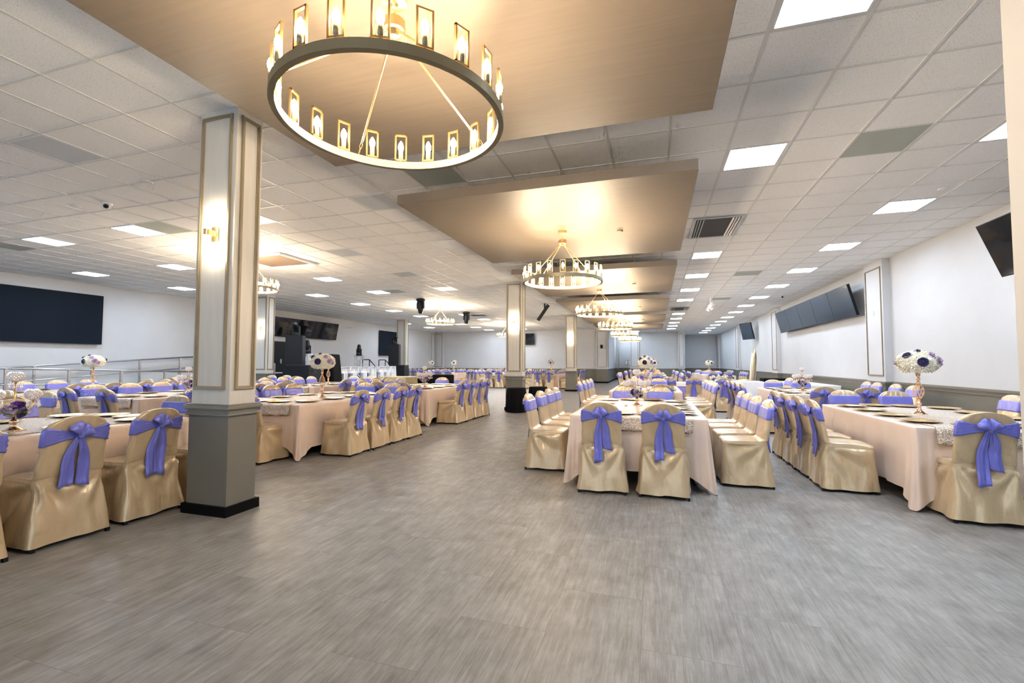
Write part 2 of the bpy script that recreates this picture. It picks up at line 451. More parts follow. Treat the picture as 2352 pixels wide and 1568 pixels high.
led(-12, 3, 'dull white panel peeking from behind the big near column', 0)
led(-8, 7, 'dull white panel tucked against left edge of second tan panel', 0)
for (i, j), nm in {(-8, 3): 'pale blue unlit panel left of second tan panel corner', (-12, 7): 'pale blue unlit panel midway over left tables',
               (-12, 11): 'small pale blue unlit panel farther over left tables', (-12, -1): 'pale blue unlit panel at left edge above camera side'}.items():
    led(i, j, nm, 0)
def gtile(i, j, label):
    x, y = GX + (i+.5)*T, GY + (j+.5)*T; h = T/2-.014
    tag(put('ceiling_tile', MB().box(-h, h, -h, h, -.004, 0), M['green'], None, loc=(x, y, H)), label, 'ceiling tile', 'grey-green replacement tiles')
for (i, j), nm in {(2, 3): 'grey-green ceiling tile at upper right between two bright panels', (-15, 3): 'grey-green ceiling tile next to left bright light panel',
               (-22, 3): 'grey-green ceiling tile at far left edge above dark screen', (-6, 2): 'grey-green ceiling tile between first and second tan panels',
               (2, 15): 'small grey-green ceiling tile between the right light rows', (-15, 15): 'small grey-green ceiling tile beside far left light panel',
               (2, 23): 'thin grey-green tile near the white spotlight track'}.items(): gtile(i, j, nm)
def vent(x0, x1, y0, y1, label):
    t = empty('air_vent', ((x0+x1)/2, (y0+y1)/2, H), 0, label, 'air vent', 'ceiling air diffusers')
    hx, hy = (x1-x0)/2, (y1-y0)/2
    fr = MB(); w = .05
    fr.box(-hx, hx, -hy, -hy+w, -.02, -.006); fr.box(-hx, hx, hy-w, hy, -.02, -.006)
    fr.box(-hx, -hx+w, -hy+w, hy-w, -.02, -.006); fr.box(hx-w, hx, -hy+w, hy-w, -.02, -.006)
    put('frame', fr, M['grey'], t)
    put('duct', MB().box(-hx+w, hx-w, -hy+w, hy-w, -.010, -.007), M['dark'], t)
    for s in (-1, 1):
        for k in range(3):
            xc = s*(hx - w - .03 - k*.042)
            m = Matrix.Translation((xc, 0, -.022)) @ Matrix.Rotation(s*.7, 4, 'Y')
            put('louver', MB().box(-.014, .014, -hy+w, hy-w, -.002, .002, m), M['grey'], t)
vent(.62, 1.385, 7.76, 8.97, 'large louvred air diffuser beside the second tan panel')
vent(.66, 1.385, 20.0, 21.2, 'small far louvred air diffuser beside the fourth tan panel')
def hatch(x0, x1, y0, y1, label, mat):
    t = empty('return_air_grille', ((x0+x1)/2, (y0+y1)/2, H), 0, label, 'air vent', 'open return vents over left tables')
    hx, hy = (x1-x0)/2, (y1-y0)/2; w = .05
    fr = MB()
    fr.box(-hx, hx, -hy, -hy+w, -.05, -.006); fr.box(-hx, hx, hy-w, hy, -.05, -.006)
    fr.box(-hx, -hx+w, -hy+w, hy-w, -.05, -.006); fr.box(hx-w, hx, -hy+w, hy-w, -.05, -.006)
    put('frame', fr, M['frame_w'], t)
    put('filter', MB().box(-hx+w, hx-w, -hy+w, hy-w, -.012, -.007), mat, t)
hatch(-8.85, -7.5, 7.6, 8.75, 'framed brown return vent just right of the big near column', M['filter'])
hatch(-8.6, -7.6, 19.9, 20.9, 'small dark vent next to the right ceiling moving head', M['dark'])
def domecam(x, y, label, ang):
    t = empty('security_camera', (x, y, H), ang, label, 'security camera', 'white dome cameras')
    put('base', MB().lathe([(.06, 0), (.06, -.02), (.045, -.035)], 24), M['whiteplastic'], t, True)
    put('body', MB().ball((0, 0, -.045), .042, 18, 10), M['whiteplastic'], t, True)
    put('lens', MB().lathe([(.03, 0), (.03, .02), (.02, .024)], 20, (0, 0, 0), Matrix.Rotation(PI/2+.5, 4, 'X')), M['black'], t, True, (0, -.03, -.055))
domecam(-7.59, 4.49, 'white dome security camera over the left tables', .6)
domecam(4.19, 17.53, 'small white security camera near the right wall screens', -.4)
def disc(x, y, r, label):
    tag(put('sprinkler_cap', MB().lathe([(r, 0), (r, -.008), (r*.8, -.012)], 24), M['whiteplastic'], None, True, (x, y, H)), label, 'sprinkler cap', 'flush sprinkler caps in the ceiling')
for (x, y, l) in [(-8.17, 4.43, 'round white ceiling cap left of the dome camera'), (3.69, 7.4, 'round white ceiling cap above second right light'),
                  (3.75, 10.1, 'round white ceiling cap above third right light'), (-6.2, 4.1, 'round white ceiling cap right of the big column'),
                  (-5.2, 7.2, 'round white cap near left edge of second tan panel'), (-5.6, 12.0, 'round white cap between second column and left tables'),
                  (-8.3, 13.0, 'round white cap near ceiling moving heads')]: disc(x, y, .06, l)
# chandeliers -------------------------------------------------------
def candle_meshes():
    w, h, b = .0375, .168, .0045
    fr = MB()
    fr.box(-w, -w+2*b, -b*1.3, b*1.3, 0, h); fr.box(w-2*b, w, -b*1.3, b*1.3, 0, h)
    fr.box(-w, w, -b*1.3, b*1.3, 0, 2*b); fr.box(-w, w, -b*1.3, b*1.3, h-2*b, h)
    so = MB().lathe([(.006, -.012), (.006, .009), (.0135, .012), (.0135, .062), (.011, .064)], 14)
    bu = MB().lathe([(.010, .063), (.0155, .075), (.0175, .088), (.0155, .102), (.009, .117), (.002, .127)], 9)
    return fr.mesh('lamp_frame', M['gold']), so.mesh('candle_socket', M['bronze'], True), bu.mesh('bulb', M['bulb'], True)
CF, CS, CB = candle_meshes()
RR = .555
def ring_mesh():
    mb = MB(); n = 96; rings = []
    for k in range(n):
        a = 2*PI*k/n; c, s = math.cos(a), math.sin(a)
        rings.append([((RR+dr)*c, (RR+dr)*s, z) for dr, z in ((-.014, -.022), (.014, -.022), (.014, .022), (-.014, .022))])
    rings.append(rings[0]); mb.loft(rings, False, False); return mb.mesh('ring', M['bronze'])
RINGM = ring_mesh()
CANM = MB().lathe([(.012, -.055), (.02, -.04), (.062, -.034), (.062, 0)], 28).mesh('canopy', M['gold'], False)
HUBM = MB().lathe([(.02, -.085), (.05, -.07), (.058, -.06), (.058, -.008), (.05, 0), (.01, .004)], 28).mesh('hub', M['gold'], False)
def chain_mb(p0, p1, n):
    mb = MB(); p0, p1 = Vector(p0), Vector(p1); L = (p1-p0).length; d = (p1-p0).normalized()
    for k in range(n):
        c = p0 + d*(L*(k+.5)/n); hl = L/n*.62
        q = d.to_track_quat('Z', 'Y') @ (Matrix.Rotation(PI/2*(k % 2), 4, 'Z').to_quaternion())
        pts = [c + q @ Vector((.007*math.cos(a), 0, hl*math.sin(a))) for a in [2*PI*t/12 for t in range(13)]]
        mb.tube(pts, .0022, 6, False)
    return mb
def chandelier(x, y, zc, zr, label, phase=0.0):
    t = empty('ring_chandelier', (x, y, zr), phase, label, 'chandelier', 'gold ring chandeliers with candle lamps')
    D = zc - zr
    link('ring', RINGM, t)
    link('canopy', CANM, t, (0, 0, D))
    put('chain', chain_mb((0, 0, D-.05), (0, 0, D-.125), 4), M['gold'], t)
    link('hub', HUBM, t, (0, 0, D-.125))
    for k in range(4):
        a = PI/4 + k*PI/2 + .15
        p0 = Vector((.045*math.cos(a), .045*math.sin(a), D-.205)); p1 = Vector(((RR-.012)*math.cos(a), (RR-.012)*math.sin(a), .03))
        q0 = p0.lerp(p1, .06); q1 = p0.lerp(p1, .9)
        put('rod', MB().tube([q0, q1], .0055, 8), M['gold'], t)
        put('rod_chain', chain_mb(q1, p1, 2), M['gold'], t); put('rod_link', chain_mb(p0, q0, 1), M['gold'], t)
    for k in range(20):
        a = 2*PI*(k+.5)/20
        fo = link('lamp_frame', CF, t, (RR*math.cos(a), RR*math.sin(a), .03), (0, 0, a+PI/2))
        link('candle_socket', CS, fo); link('bulb', CB, fo)
CHN = [(-1.27, 2.0, ZP, 2.585, 'very large gold ring chandelier hanging nearest at top'),
       (-1.25, 6.42, ZP, 2.505, 'second gold ring chandelier under the middle tan panel'),
       (-1.25, 11.02, ZP, 2.505, 'third gold ring chandelier in the receding row'),
       (-1.25, 15.6, ZP, 2.505, 'fourth gold ring chandelier in the receding row'),
       (-1.25, 20.2, ZP, 2.505, 'fifth gold ring chandelier in the receding row'),
       (-1.25, 24.8, ZP, 2.505, 'sixth and farthest gold ring chandelier in the receding row'),
       (-8.31, 7.62, H, 2.925, 'gold chandelier mostly hidden behind the big near column'),
       (-8.31, 16.77, H, 2.925, 'small far gold chandelier between two ceiling moving heads'),
       (-8.45, 25.9, H, 2.925, 'small gold chandelier left of second column near back wall')]
for i, c in enumerate(CHN): chandelier(*c, phase=.04*i)
# sconces on the columns ---------------------------------------------
def sconce(x, y, label):
    t = empty('wall_sconce', (x, y, 2.5), 0, label, 'wall lamp', 'gold tube sconces on the columns')
    bevel(put('back_plate', MB().box(-.035, .035, -.016, 0, -.07, .07), M['gold'], t), .003)
    put('arm', MB().box(-.028, .028, -.09, -.016, -.022, .022), M['gold'], t)
    put('collar', MB().lathe([(.021, -.028), (.021, .028)], 20, (0, -.095, 0)), M['gold'], t, False)
    put('upper_tube', MB().lathe([(.0165, .028), (.0165, .225), (.015, .23)], 20, (0, -.095, 0)), M['sconce_glass'], t, True)
    put('lower_tube', MB().lathe([(.015, -.23), (.0165, -.225), (.0165, -.028)], 20, (0, -.095, 0)), M['sconce_glass'], t, True)
sconce(-3.80, 3.11, 'gold tube sconce glowing on the big near column')
sconce(-3.82, 12.42, 'gold sconce glowing on column behind the black cocktail tables')
sconce(-3.82, 21.55, 'small gold sconce glowing on the farthest aisle column')
sconce(-12.98, 12.42, 'gold sconce on the column beside the stage')
# ceiling mounted moving heads -----------------------------------------
def moving_head(x, y, z, label, hang=True, tilt=0.0, sc=1.0, rz=0.0):
    t = empty('moving_head_light', (x, y, z), rz, label, 'stage light', 'black moving head stage lights')
    s = -1 if hang else 1
    b = MB().lathe([(.10*sc, 0), (.16*sc, s*.02*sc), (.16*sc, s*.08*sc), (.10*sc, s*.10*sc)], 12)
    put('base', b, M['black'], t)
    yk = MB()
    for q in (-1, 1): yk.box(q*.12*sc-.02, q*.12*sc+.02, -.05*sc, .05*sc, min(s*.09, s*.36)*sc, max(s*.09, s*.36)*sc)
    yk.box(-.13*sc, .13*sc, -.05*sc, .05*sc, min(s*.09, s*.13)*sc, max(s*.09, s*.13)*sc)
    bevel(put('yoke', yk, M['black'], t), .012)
    m = Matrix.Rotation(tilt, 4, 'X')
    hd = MB().lathe([(.05, -.2), (.075, -.17), (.1, -.05), (.1, .08), (.085, .2), (.06, .24)], 18, (0, 0, 0), Matrix.Scale(sc, 4) @ m)
    put('head', hd, M['black'], t, True, (0, 0, s*.34*sc))
    put('lens', MB().lathe([(.062, .235), (.062, .25), (.03, .255)], 18, (0, 0, 0), Matrix.Scale(sc, 4) @ m), M['hazeglass'], t, True, (0, 0, s*.34*sc))
moving_head(-8.09, 14.73, H, 'black moving head hanging from ceiling, the left larger one')
moving_head(-8.17, 19.13, H, 'black moving head hanging from ceiling beside dark vent')
# tilted black projector clamp left of third panel, white spot track on right
t = empty('ceiling_speaker_bar', (-4.08, 17.3, H), .4, 'tilted black bar light hanging from ceiling right of second column', 'stage light')
put('bracket', MB().box(-.03, .03, -.03, .03, -.28, 0), M['black'], t)
put('housing', MB().box(-.06, .06, -.07, .07, -.36, .36, Matrix.Translation((-.06, 0, -.36)) @ Matrix.Rotation(.6, 4, 'Y')), M['black'], t)
t = empty('spotlight_track', (1.9, 17.4, H), 0, 'white track of three spotlights hanging beside far right lights', 'spotlight')
put('stem', MB().box(-.02, .02, -.02, .02, -.22, 0), M['whiteplastic'], t)
put('track', MB().box(-.02, .02, -.5, .5, -.26, -.22), M['whiteplastic'], t)
for k, (yy, a) in enumerate(((-.42, .7), (0, -.5), (.42, .6))):
    sp = put('spotlight', MB().lathe([(.05, -.09), (.065, 0), (.055, .09)], 16, (0, 0, 0), Matrix.Rotation(a, 4, 'Y')), M['whiteplastic'], t, True, (0, yy, -.34))
    put('lamp_face', MB().lathe([(.05, -.094), (.05, -.09)], 16, (0, 0, 0), Matrix.Rotation(a, 4, 'Y')), M['led_off'], sp)

# ------------------------------------------------------------------ wall things
def screen(name, label, org, u, n, L, hgt, tilt, k, mat, cat='television', group=None):
    """bank of k screens: org lower start corner, u along-wall unit, n into-room normal; tilt leans the top into the room"""
    t = empty(name, org, 0, label, cat, group)
    u = Vector(u); n = Vector(n); up = (Vector((0, 0, 1))*math.cos(tilt) + n*math.sin(tilt)); nn = n*math.cos(tilt) - Vector((0, 0, 1))*math.sin(tilt)
    def slab(a0, a1, b0, b1, c0, c1):
        vs = [u*a + up*b + nn*c for c in (c0, c1) for b in (b0, b1) for a in (a0, a1)]
        return MB().add(vs, [(0, 2, 3, 1), (4, 5, 7, 6), (0, 1, 5, 4), (2, 6, 7, 3), (0, 4, 6, 2), (1, 3, 7, 5)])
    w = L/k
    for i in range(k):
        cse = put('housing', slab(i*w+.003, (i+1)*w-.003, 0, hgt, -.06, 0), M['black'], t)
        put('display', slab(i*w+.012, (i+1)*w-.012, .014, hgt-.012, 0, .003), mat, cse)
    # wall bracket
    b = MB(); q = slab(L*.1, L*.9, hgt*.35, hgt*.5, -.12, -.06); b.add(q.v, q.f)
    put('bracket', b, M['dark'], t)
screen('wall_mounted_television_bank', 'long bank of five tilted televisions on right wall between pilasters', (4.74, 13.15, 2.52), (0, 1, 0), (-1, 0, 0), 7.05, .80, .25, 5, M['hazeglass'])
screen('wall_mounted_television_bank', 'large dark tilted television cut off at the right edge', (4.74, 1.1, 2.57), (0, 1, 0), (-1, 0, 0), 7.15, .80, .35, 5, M['tvglass'])
screen('wall_mounted_television', 'small single television tilted on right wall near the throne', (4.72, 25.2, 2.55), (-.35, .937, 0), (-.937, -.35, 0), 1.0, .85, .22, 1, M['hazeglass'])
screen('wall_mounted_screen', 'large flat black screen on left wall above the railing', (XL+.13, 5.2, 1.87), (0, 1, 0), (1, 0, 0), 4.18, 1.46, 0, 1, M['navyscreen'], 'screen')
screen('wall_mounted_television_bank', 'long glossy black television bank above the stage', (XL+.22, 13.2, 2.5), (0, 1, 0), (1, 0, 0), 6.6, .84, .2, 4, M['tvglass'])
screen('wall_mounted_screen', 'dark upright screen partly behind the right speaker stack', (XL+.13, 23.9, 1.78), (0, 1, 0), (1, 0, 0), 2.2, 1.52, 0, 1, M['navyscreen'], 'screen')
screen('wall_mounted_television', 'small black television on the beige back wall beside second column', (-8.19-.9, 31.3, 2.64), (1, 0, 0), (0, -1, 0), .95, .8, .1, 1, M['tvglass'])
def wspeaker(x, y, z, n, label, rz=0):
    t = empty('wall_speaker', (x, y, z), rz, label, 'speaker', 'small black wall speakers')
    bevel(put('cabinet', MB().box(-.075, .075, -.20, -.07, -.12, .12), M['speaker'], t), .008)
    put('bracket', MB().box(-.02, .02, -.07, 0, -.03, .03).box(-.04, .04, -.012, 0, -.06, .06), M['black'], t)
wspeaker(4.80, 12.4, 2.48, 0, 'black speaker on the near right wall pilaster', -PI/2+PI)
wspeaker(4.80, 21.5, 2.46, 0, 'black speaker on second right wall pilaster', PI/2)
wspeaker(4.80, 30.6, 2.44, 0, 'black speaker on third right wall pilaster', PI/2)
wspeaker(4.80, 39.9, 2.38, 0, 'black speaker in the back right corner', PI/2)
wspeaker(-3.40, 31.1, 2.45, 0, 'black speaker centred on the wide corner pilaster', 0)
wspeaker(-3.02, 31.35, 2.45, 0, 'black speaker on the recess side of corner pilaster', PI/2+PI)
wspeaker(-2.85, 38.6, 2.4, 0, 'black speaker at back of the left recess', -PI/2)
wspeaker(XL+.2, 30.6, 2.35, 0, 'round black speaker in the back left corner', -PI/2)
for o in bpy.data.objects:
    pass
t = empty('notice_board', (-2.36, 38.985, 1.2), 0, 'pair of framed white notices on far recess wall', 'notice')
for k in range(2):
    fr = MB().box(k*.24, k*.24+.22, -.02, 0, 0, .38); fo = put('frame', fr, M['dark'], t)
    put('paper', MB().box(k*.24+.02, k*.24+.20, -.024, -.02, .02, .36), M['whitecloth'], fo)
t = empty('wall_mounted_fire_extinguisher', (2.17, 40.31, 1.02), 0, 'small red fire extinguisher on far right recess wall', 'fire extinguisher')
put('cylinder', MB().lathe([(.03, 0), (.065, .02), (.065, .33), (.02, .4)], 16), M['red'], t, True)
put('valve', MB().box(-.03, .03, -.02, .02, .4, .47), M['black'], t)
t = tag(put('door_1', MB().box(XL, XL+.05, 14.2, 16.7, .45, 2.28), M['door_black']), kind='structure')
tag(put('door_handle', MB().tube([(XL+.05, 16.35, 1.4), (XL+.11, 16.35, 1.4), (XL+.11, 16.2, 1.4)], .012).box(XL+.05, XL+.06, 16.31, 16.39, 1.3, 1.5), M['steel'], t), None)

# ------------------------------------------------------------------ chair
def rrect(s, x0, x1, y0, y1, r):
    """s in [0,1) around a rectangle starting at rear middle; returns x,y,nx,ny"""
    cx_, cy_ = (x0+x1)/2, (y0+y1)/2; hx, hy = (x1-x0)/2, (y1-y0)/2
    a = (s*4 + .5) % 4; side = int(a); t = a - side; q = t*2-1
    if side == 0: px, py = q*hx, -hy          # rear, left->right
    elif side == 1: px, py = hx, q*hy
    elif side == 2: px, py = -q*hx, hy
    else: px, py = -hx, -q*hy
    r = min(r, hx*.98, hy*.98)
    kx, ky = max(-hx+r, min(hx-r, px)), max(-hy+r, min(hy-r, py))
    dx, dy = px-kx, py-ky; L = math.hypot(dx, dy)
    if L < 1e-9: return cx_+px, cy_+py, 0, -1
    dx /= L; dy /= L
    return cx_+kx+dx*r, cy_+ky+dy*r, dx, dy
def slab_at(z):
    """backrest of the covered chair at height z: half width, rear y, front y"""
    lean = -.014 - .085*max(0, (z-.47)/.46)**1.1
    hx = .213 - .010*min(1, max(0, (z-.47)/.2))
    th = .058
    if z > .80:
        q = min(.9995, (z-.80)/.137)
        k = (1-q**2.3)**(1/2.3); hx *= k; th *= .35+.65*k**.6
    return hx, lean, lean+th
def cover_mesh(seed, n=104, detail=1):
    rnd = random.Random(seed); rings = []
    off = Vector((rnd.uniform(0, 50), rnd.uniform(0, 50), rnd.uniform(0, 50)))
    ph = [rnd.uniform(0, 2*PI) for _ in range(6)]
    def ring(z, x0, x1, y0, y1, r, amp, mode):
        out = []
        for k in range(n):
            s = k/n
            x, y, nx, ny = rrect(s, x0, x1, y0, y1, r)
            zz = z
            d = 0
            if mode == 'skirt':
                t = 1 - z/.455
                rear = ny < -.7
                fold = (math.sin(2*PI*7*s + ph[0] + 2*z) * .5 + math.sin(2*PI*13*s + ph[1] - 3*z) * .3 + math.sin(2*PI*4*s + ph[2] + 5*z)*.5)
                d = amp*(t**.8)*fold*(.55 if rear else 1)
                # diagonal pull folds radiating from the seat / back joint
                for sx in (-1, 1):
                    if (nx*sx > .5):
                        yy = (y-.02); ang = math.atan2(.47-z, max(.01, yy))
                        d += .016*math.sin(ang*8+ph[3])*math.exp(-((math.hypot(yy, .47-z)-.20)/.17)**2)
                nz = noise.noise(Vector((x*7, y*7, z*5)) + off); d += .010*nz
                if rear:
                    for sx in (-1, 1):
                        rx_ = .21 - sx*x; hz_ = .50 - z; rr_ = math.hypot(rx_, hz_); an_ = math.atan2(hz_, max(.004, rx_))
                        d += .014*math.sin(an_*10+ph[4]+sx)*math.exp(-((rr_-.16)/.14)**2)
                if z < .06: zz = z + .012*noise.noise(Vector((s*9, ph[4], 0)))+.004
            elif mode == 'back':
                nz = noise.noise(Vector((x*9, z*5, y*4)) + off)
                dg = noise.noise(Vector(((x*1.2+abs(z-.5)*.8)*14, (z)*3, 2)) + off)
                d = amp*(nz*.7 + dg*.9)*min(1, (z-.47)/.08)
                if z > .84: d += .004*math.sin(x*95+ph[5])*min(1, (z-.84)/.03)
                d *= 1 if z < .9 else .4
            elif mode == 'seat':
                d = 0; zz = z + .005*noise.noise(Vector((x*9, y*9, 0)) + off)*(1 if y > .05 else 0)
                k_ = max(0, min(1, (y-.03)/.05)); x = x*(1 + k_*(-.02)) if z > .485 else x
                zz -= .006*k_*max(0, (abs(x)-.15)/.06)
            out.append((x+nx*d, y+ny*d, zz))
        rings.append(out)
    for k in range(15):
        z = .028 + (.445-.028)*k/14; t = 1-z/.455
        fl = .050*t**1.4 + .004
        ring(z, -.210-fl, .210+fl, -.014-.055*t, .432+.03*t**1.2, .045, .017, 'skirt')
    # seat edge and top
    ring(.458, -.213, .213, -.014, .432, .05, 0, 'seat')
    ring(.470, -.214, .214, -.014, .434, .05, 0, 'seat')
    ring(.482, -.213, .213, -.014, .428, .05, 0, 'seat')
    ring(.490, -.213, .213, -.014, .412, .05, 0, 'seat')
    for y1, z in ((.34, .497), (.25, .5), (.16, .499), (.09, .498), (.058, .5)):
        ring(z, -.213, .213, -.014, y1, .035, 0, 'seat')
    zs = [.515 + (.80-.515)*k/9 for k in range(10)] + [.80+.137*math.sin(PI/2*q)**(2/2.3) for q in (.15, .28, .4, .5, .6, .7, .79, .87, .94, .98)]
    for z in zs:
        hx, y0, y1 = slab_at(z)
        ring(z, -hx, hx, y0, y1, .026, .006, 'back')
    hx, y0, y1 = slab_at(.937)
    mb = MB(); mb.loft(rings, False, False)
    c = len(mb.v); mb.v.append((0, (y0+y1)/2, .938)); b = c - n
    for k in range(n): mb.f.append((b+k, b+(k+1) % n, c))
    return mb.mesh('chair_cover', M['cover'], True)
def sash_mesh(seed, n=104, m=9):
    rnd = random.Random(seed); ph = rnd.uniform(0, 6); mb = MB(); rings = []
    for k in range(n):
        s = k/n; out_o = []; out_i = []
        for j in range(m):
            q = j/(m-1)*2-1
            # full height at front and sides, gathered to the knot at rear
            x_, y_, nx, ny = rrect(s, -.2, .2, -.03, .03, .026)
            rear = max(0.0, -ny); c = abs(x_)/.2
            hw = .066 if rear < .5 else .017 + .053*min(1, c**1.15)
            zc = .797 - (.004 if rear < .5 else .0)
            z = zc + q*hw
            hx, y0, y1 = slab_at(z)
            x, y, nx, ny = rrect(s, -hx, hx, y0, y1, .026)
            pl = .0050*math.sin(q*11+ph+5*c)*(1 if rear > .5 else .12) + .0015*math.sin(s*60+ph)
            extra = .007 + (.012*(1-c) if rear > .5 else 0)
            for o_, e in ((out_o, extra+pl), (out_i, .001)):
                o_.append((x+nx*e, y+ny*e, z))
        rings.append(out_o + out_i[::-1])
    rings.append(rings[0]); mb.loft(rings, False, False)
    return mb.mesh('sash', M['sash'], True)
YK = slab_at(.797)[1] - .028
def bow_mesh(seed):
    rnd = random.Random(seed); mb = MB()
    mb.ball((0, YK-.006, .797), .024, 14, 9, (1.0, .75, 1.15))
    for sx in (-1, 1):
        rings = []; a0 = rnd.uniform(.45, .95); L = rnd.uniform(.078, .10); n = 20
        for k in range(13):
            t = k/12
            cxp = sx*L*t*math.cos(a0); czp = .797 + L*t*math.sin(a0) + .012*math.sin(PI*t)
            w = .010 + .036*math.sin(PI*min(1, t*.62+.05))**1.2
            th = .008 + .017*math.sin(PI*min(1, t*.9+.05))
            if t > .85: w *= 1-.9*(t-.85)/.15*.8; th *= 1-(t-.85)/.15*.7
            ring = []
            for j in range(n):
                a = 2*PI*j/n; cr = 1 + .22*math.sin(3*a+seed) + .1*math.sin(7*a)
                px, pz = -math.sin(a0)*sx, math.cos(a0)
                ring.append((cxp + px*w*cr*math.cos(a), YK - .008 + th*math.sin(a)*cr - .010*math.sin(PI*t), czp + pz*w*cr*math.cos(a)))
            rings.append(ring)
        mb.loft(rings)
    return mb.mesh('bow', M['sash'], True)
def tail_mesh(seed, sx, L, slant):
    rnd = random.Random(seed); mb = MB(); rings = []; n = 12
    for k in range(18):
        t = k/17; z = .790 - L*t
        hx, yr, _ = slab_at(max(.47, z))
        yb = (yr if z > .47 else -.014-.055*(1-z/.455)) - .016*min(1, max(0, (.60-z)/.12))
        w = (.014 + .022*min(1, t*2.0)**.8 + .009*t)
        xc = sx*(.014+.016*min(1, t*3)) + slant*t + .004*math.sin(7*t+seed)
        top = []; bot = []
        for j in range(n):
            q = j/(n-1)*2-1
            wv = .009*math.sin(q*3.2+seed+2*t)*min(1, t*3) + .004*math.sin(q*8+seed)
            zz = z - (.012*q*sx if k == 17 else 0)
            top.append((xc+q*w, yb-.016-wv-.012*(1-t)*(1-t), zz)); bot.append((xc+q*w, yb-.0125-wv-.012*(1-t)*(1-t), zz))
        rings.append(top+bot[::-1])
    mb.loft(rings)
    return mb.mesh('sash_tail', M['sash'], True)
COV = [cover_mesh(s) for s in (1, 2, 3, 4, 5)]
SAS = [sash_mesh(s) for s in (1, 2, 3)]
BOW = [bow_mesh(s) for s in (1, 2, 3, 4)]
TLL = [tail_mesh(1, -1, .42, -.015), tail_mesh(2, -1, .37, -.03), tail_mesh(3, -1, .44, .005), tail_mesh(8, -1, .47, -.005)]
TLR = [tail_mesh(4, 1, .38, .02), tail_mesh(5, 1, .43, .0), tail_mesh(6, 1, .34, .03), tail_mesh(9, 1, .46, -.01)]
def leg_mesh(sx, p1, p0):
    return MB().tube([(sx*p1[0], p1[1], .43), (sx*p0[0], p0[1], .012)], .011, 8).box(sx*p0[0]-.013, sx*p0[0]+.013, p0[1]-.013, p0[1]+.013, 0, .03).mesh('leg', M['black'])
LEGS = [leg_mesh(sx, a, b) for sx in (-1, 1) for a, b in (((.165, .03), (.228, -.046)), ((.18, .38), (.215, .425)))]
COVF = []
def far_cover():
    return cover_mesh(11, 44)
COVF = [far_cover()]
SASF = [sash_mesh(5, 44, 3)]
protos = []
for i in range(10):
    rn = random.Random(50+i)
    r = bpy.data.objects.new('banquet_chair', None); r.empty_display_size = .1; recs = []
    def part(nm, me, loc=None, rot=None):
        o = bpy.data.objects.new(nm, me)
        if loc: o.location = loc
        recs.append((o, [])); return o
    part('chair_cover', COV[i % 5]); 
    so = part('sash', SAS[i % 3])
    recs[-1][1].append(bpy.data.objects.new('bow', BOW[i % 4]))
    recs[-1][1].append(bpy.data.objects.new('sash_tail', TLL[rn.randrange(4)]))
    recs[-1][1].append(bpy.data.objects.new('sash_tail', TLR[rn.randrange(4)]))
    for lm in LEGS: part('leg', lm)
    protos.append((r, recs))
farp = []
r = bpy.data.objects.new('banquet_chair', None); r.empty_display_size = .1
so = bpy.data.objects.new('sash', SASF[0])
farp.append((r, [(bpy.data.objects.new('chair_cover', COVF[0]), []), (so, [bpy.data.objects.new('bow', BOW[0]), bpy.data.objects.new('sash_tail', TLL[0]), bpy.data.objects.new('sash_tail', TLR[1])])]))
nchair = [0]
def chair(x, y, rz, label, group, far=False):
    rn = random.Random(nchair[0]*17+3); nchair[0] += 1
    p, recs = farp[0] if far else protos[rn.randrange(10)]
    return dup(p, (x, y, 0), rz + rn.uniform(-.05, .05), label, 'chair', group, recs)

# ------------------------------------------------------------------ tables
def cloth_mesh(hx, hy, seed, n=240, drop=(.60, .57), mat='cloth', flare=.02, ht=.758, floor_corner=True):
    rnd = random.Random(seed); rings = []
    off = Vector((rnd.uniform(0, 40), rnd.uniform(0, 40), 0))
    levels = [(-.5, 0), (-.1, 0), (-.02, .0), (0, .003), (.004, .012)] + [(None, k/16) for k in range(1, 17)]
    ph = [rnd.uniform(0, 6) for _ in range(5)]
    for lv in levels:
        ring = []
        for k in range(n):
            a_ = (4*k/n + .5) % 4; sd_ = int(a_); s = ((sd_ + (math.sin((a_-sd_-.5)*PI)+1)/2 - .5)/4) % 1.0
            x, y, nx, ny = rrect(s, -hx, hx, -hy, hy, .012)
            cornerness = max(0, 1-min(abs(abs(x)-hx) + abs(abs(y)-hy), .24)/.24)
            if lv[0] is not None:
                e, dz = lv
                fx = (hx+e*(hx/ max(hx, .01)) ) / hx if e > -.4 else .3
                fy = (hy+e)/hy if e > -.4 else .3
                if e > -.4: fx = (hx+e)/hx
                ring.append((x*fx, y*fy, ht - dz)); continue
            t = lv[1]
            side = abs(nx) > .7
            D = drop[0] if side else drop[1]
            Dc = ht-.012 if floor_corner else D
            cn = cornerness**1.5
            L = D*(1-cn) + Dc*cn
            z = ht - .012 - L*t
            al = (y if side else x)
            fold = math.sin(al*17+ph[0])*.45 + math.sin(al*31+ph[1]+t)*.25 + noise.noise(Vector((al*4, ph[2], t*.7))+off)*.8
            d = flare*t + .022*fold*t**.8*(1-cn*.3) + cn*(.055*t**1.2 + .030*t**.8*math.sin(al*62+ph[3]))
            dn = Vector((nx, ny, 0))
            if cn > 0:
                dg = Vector((math.copysign(1, x), math.copysign(1, y), 0)).normalized()
                dn = (dn*(1-cn*.8) + dg*cn*.8).normalized()
            ring.append((x + dn.x*d, y + dn.y*d, max(.008, z)))
        rings.append(ring)
    mb = MB(); mb.loft(rings, True, False)
    return mb.mesh('tablecloth', M[mat], True)
CL = [cloth_mesh(.72, 1.225, s) for s in (1, 2, 3)]
CLF = [cloth_mesh(.72, 1.225, 9, 96)]
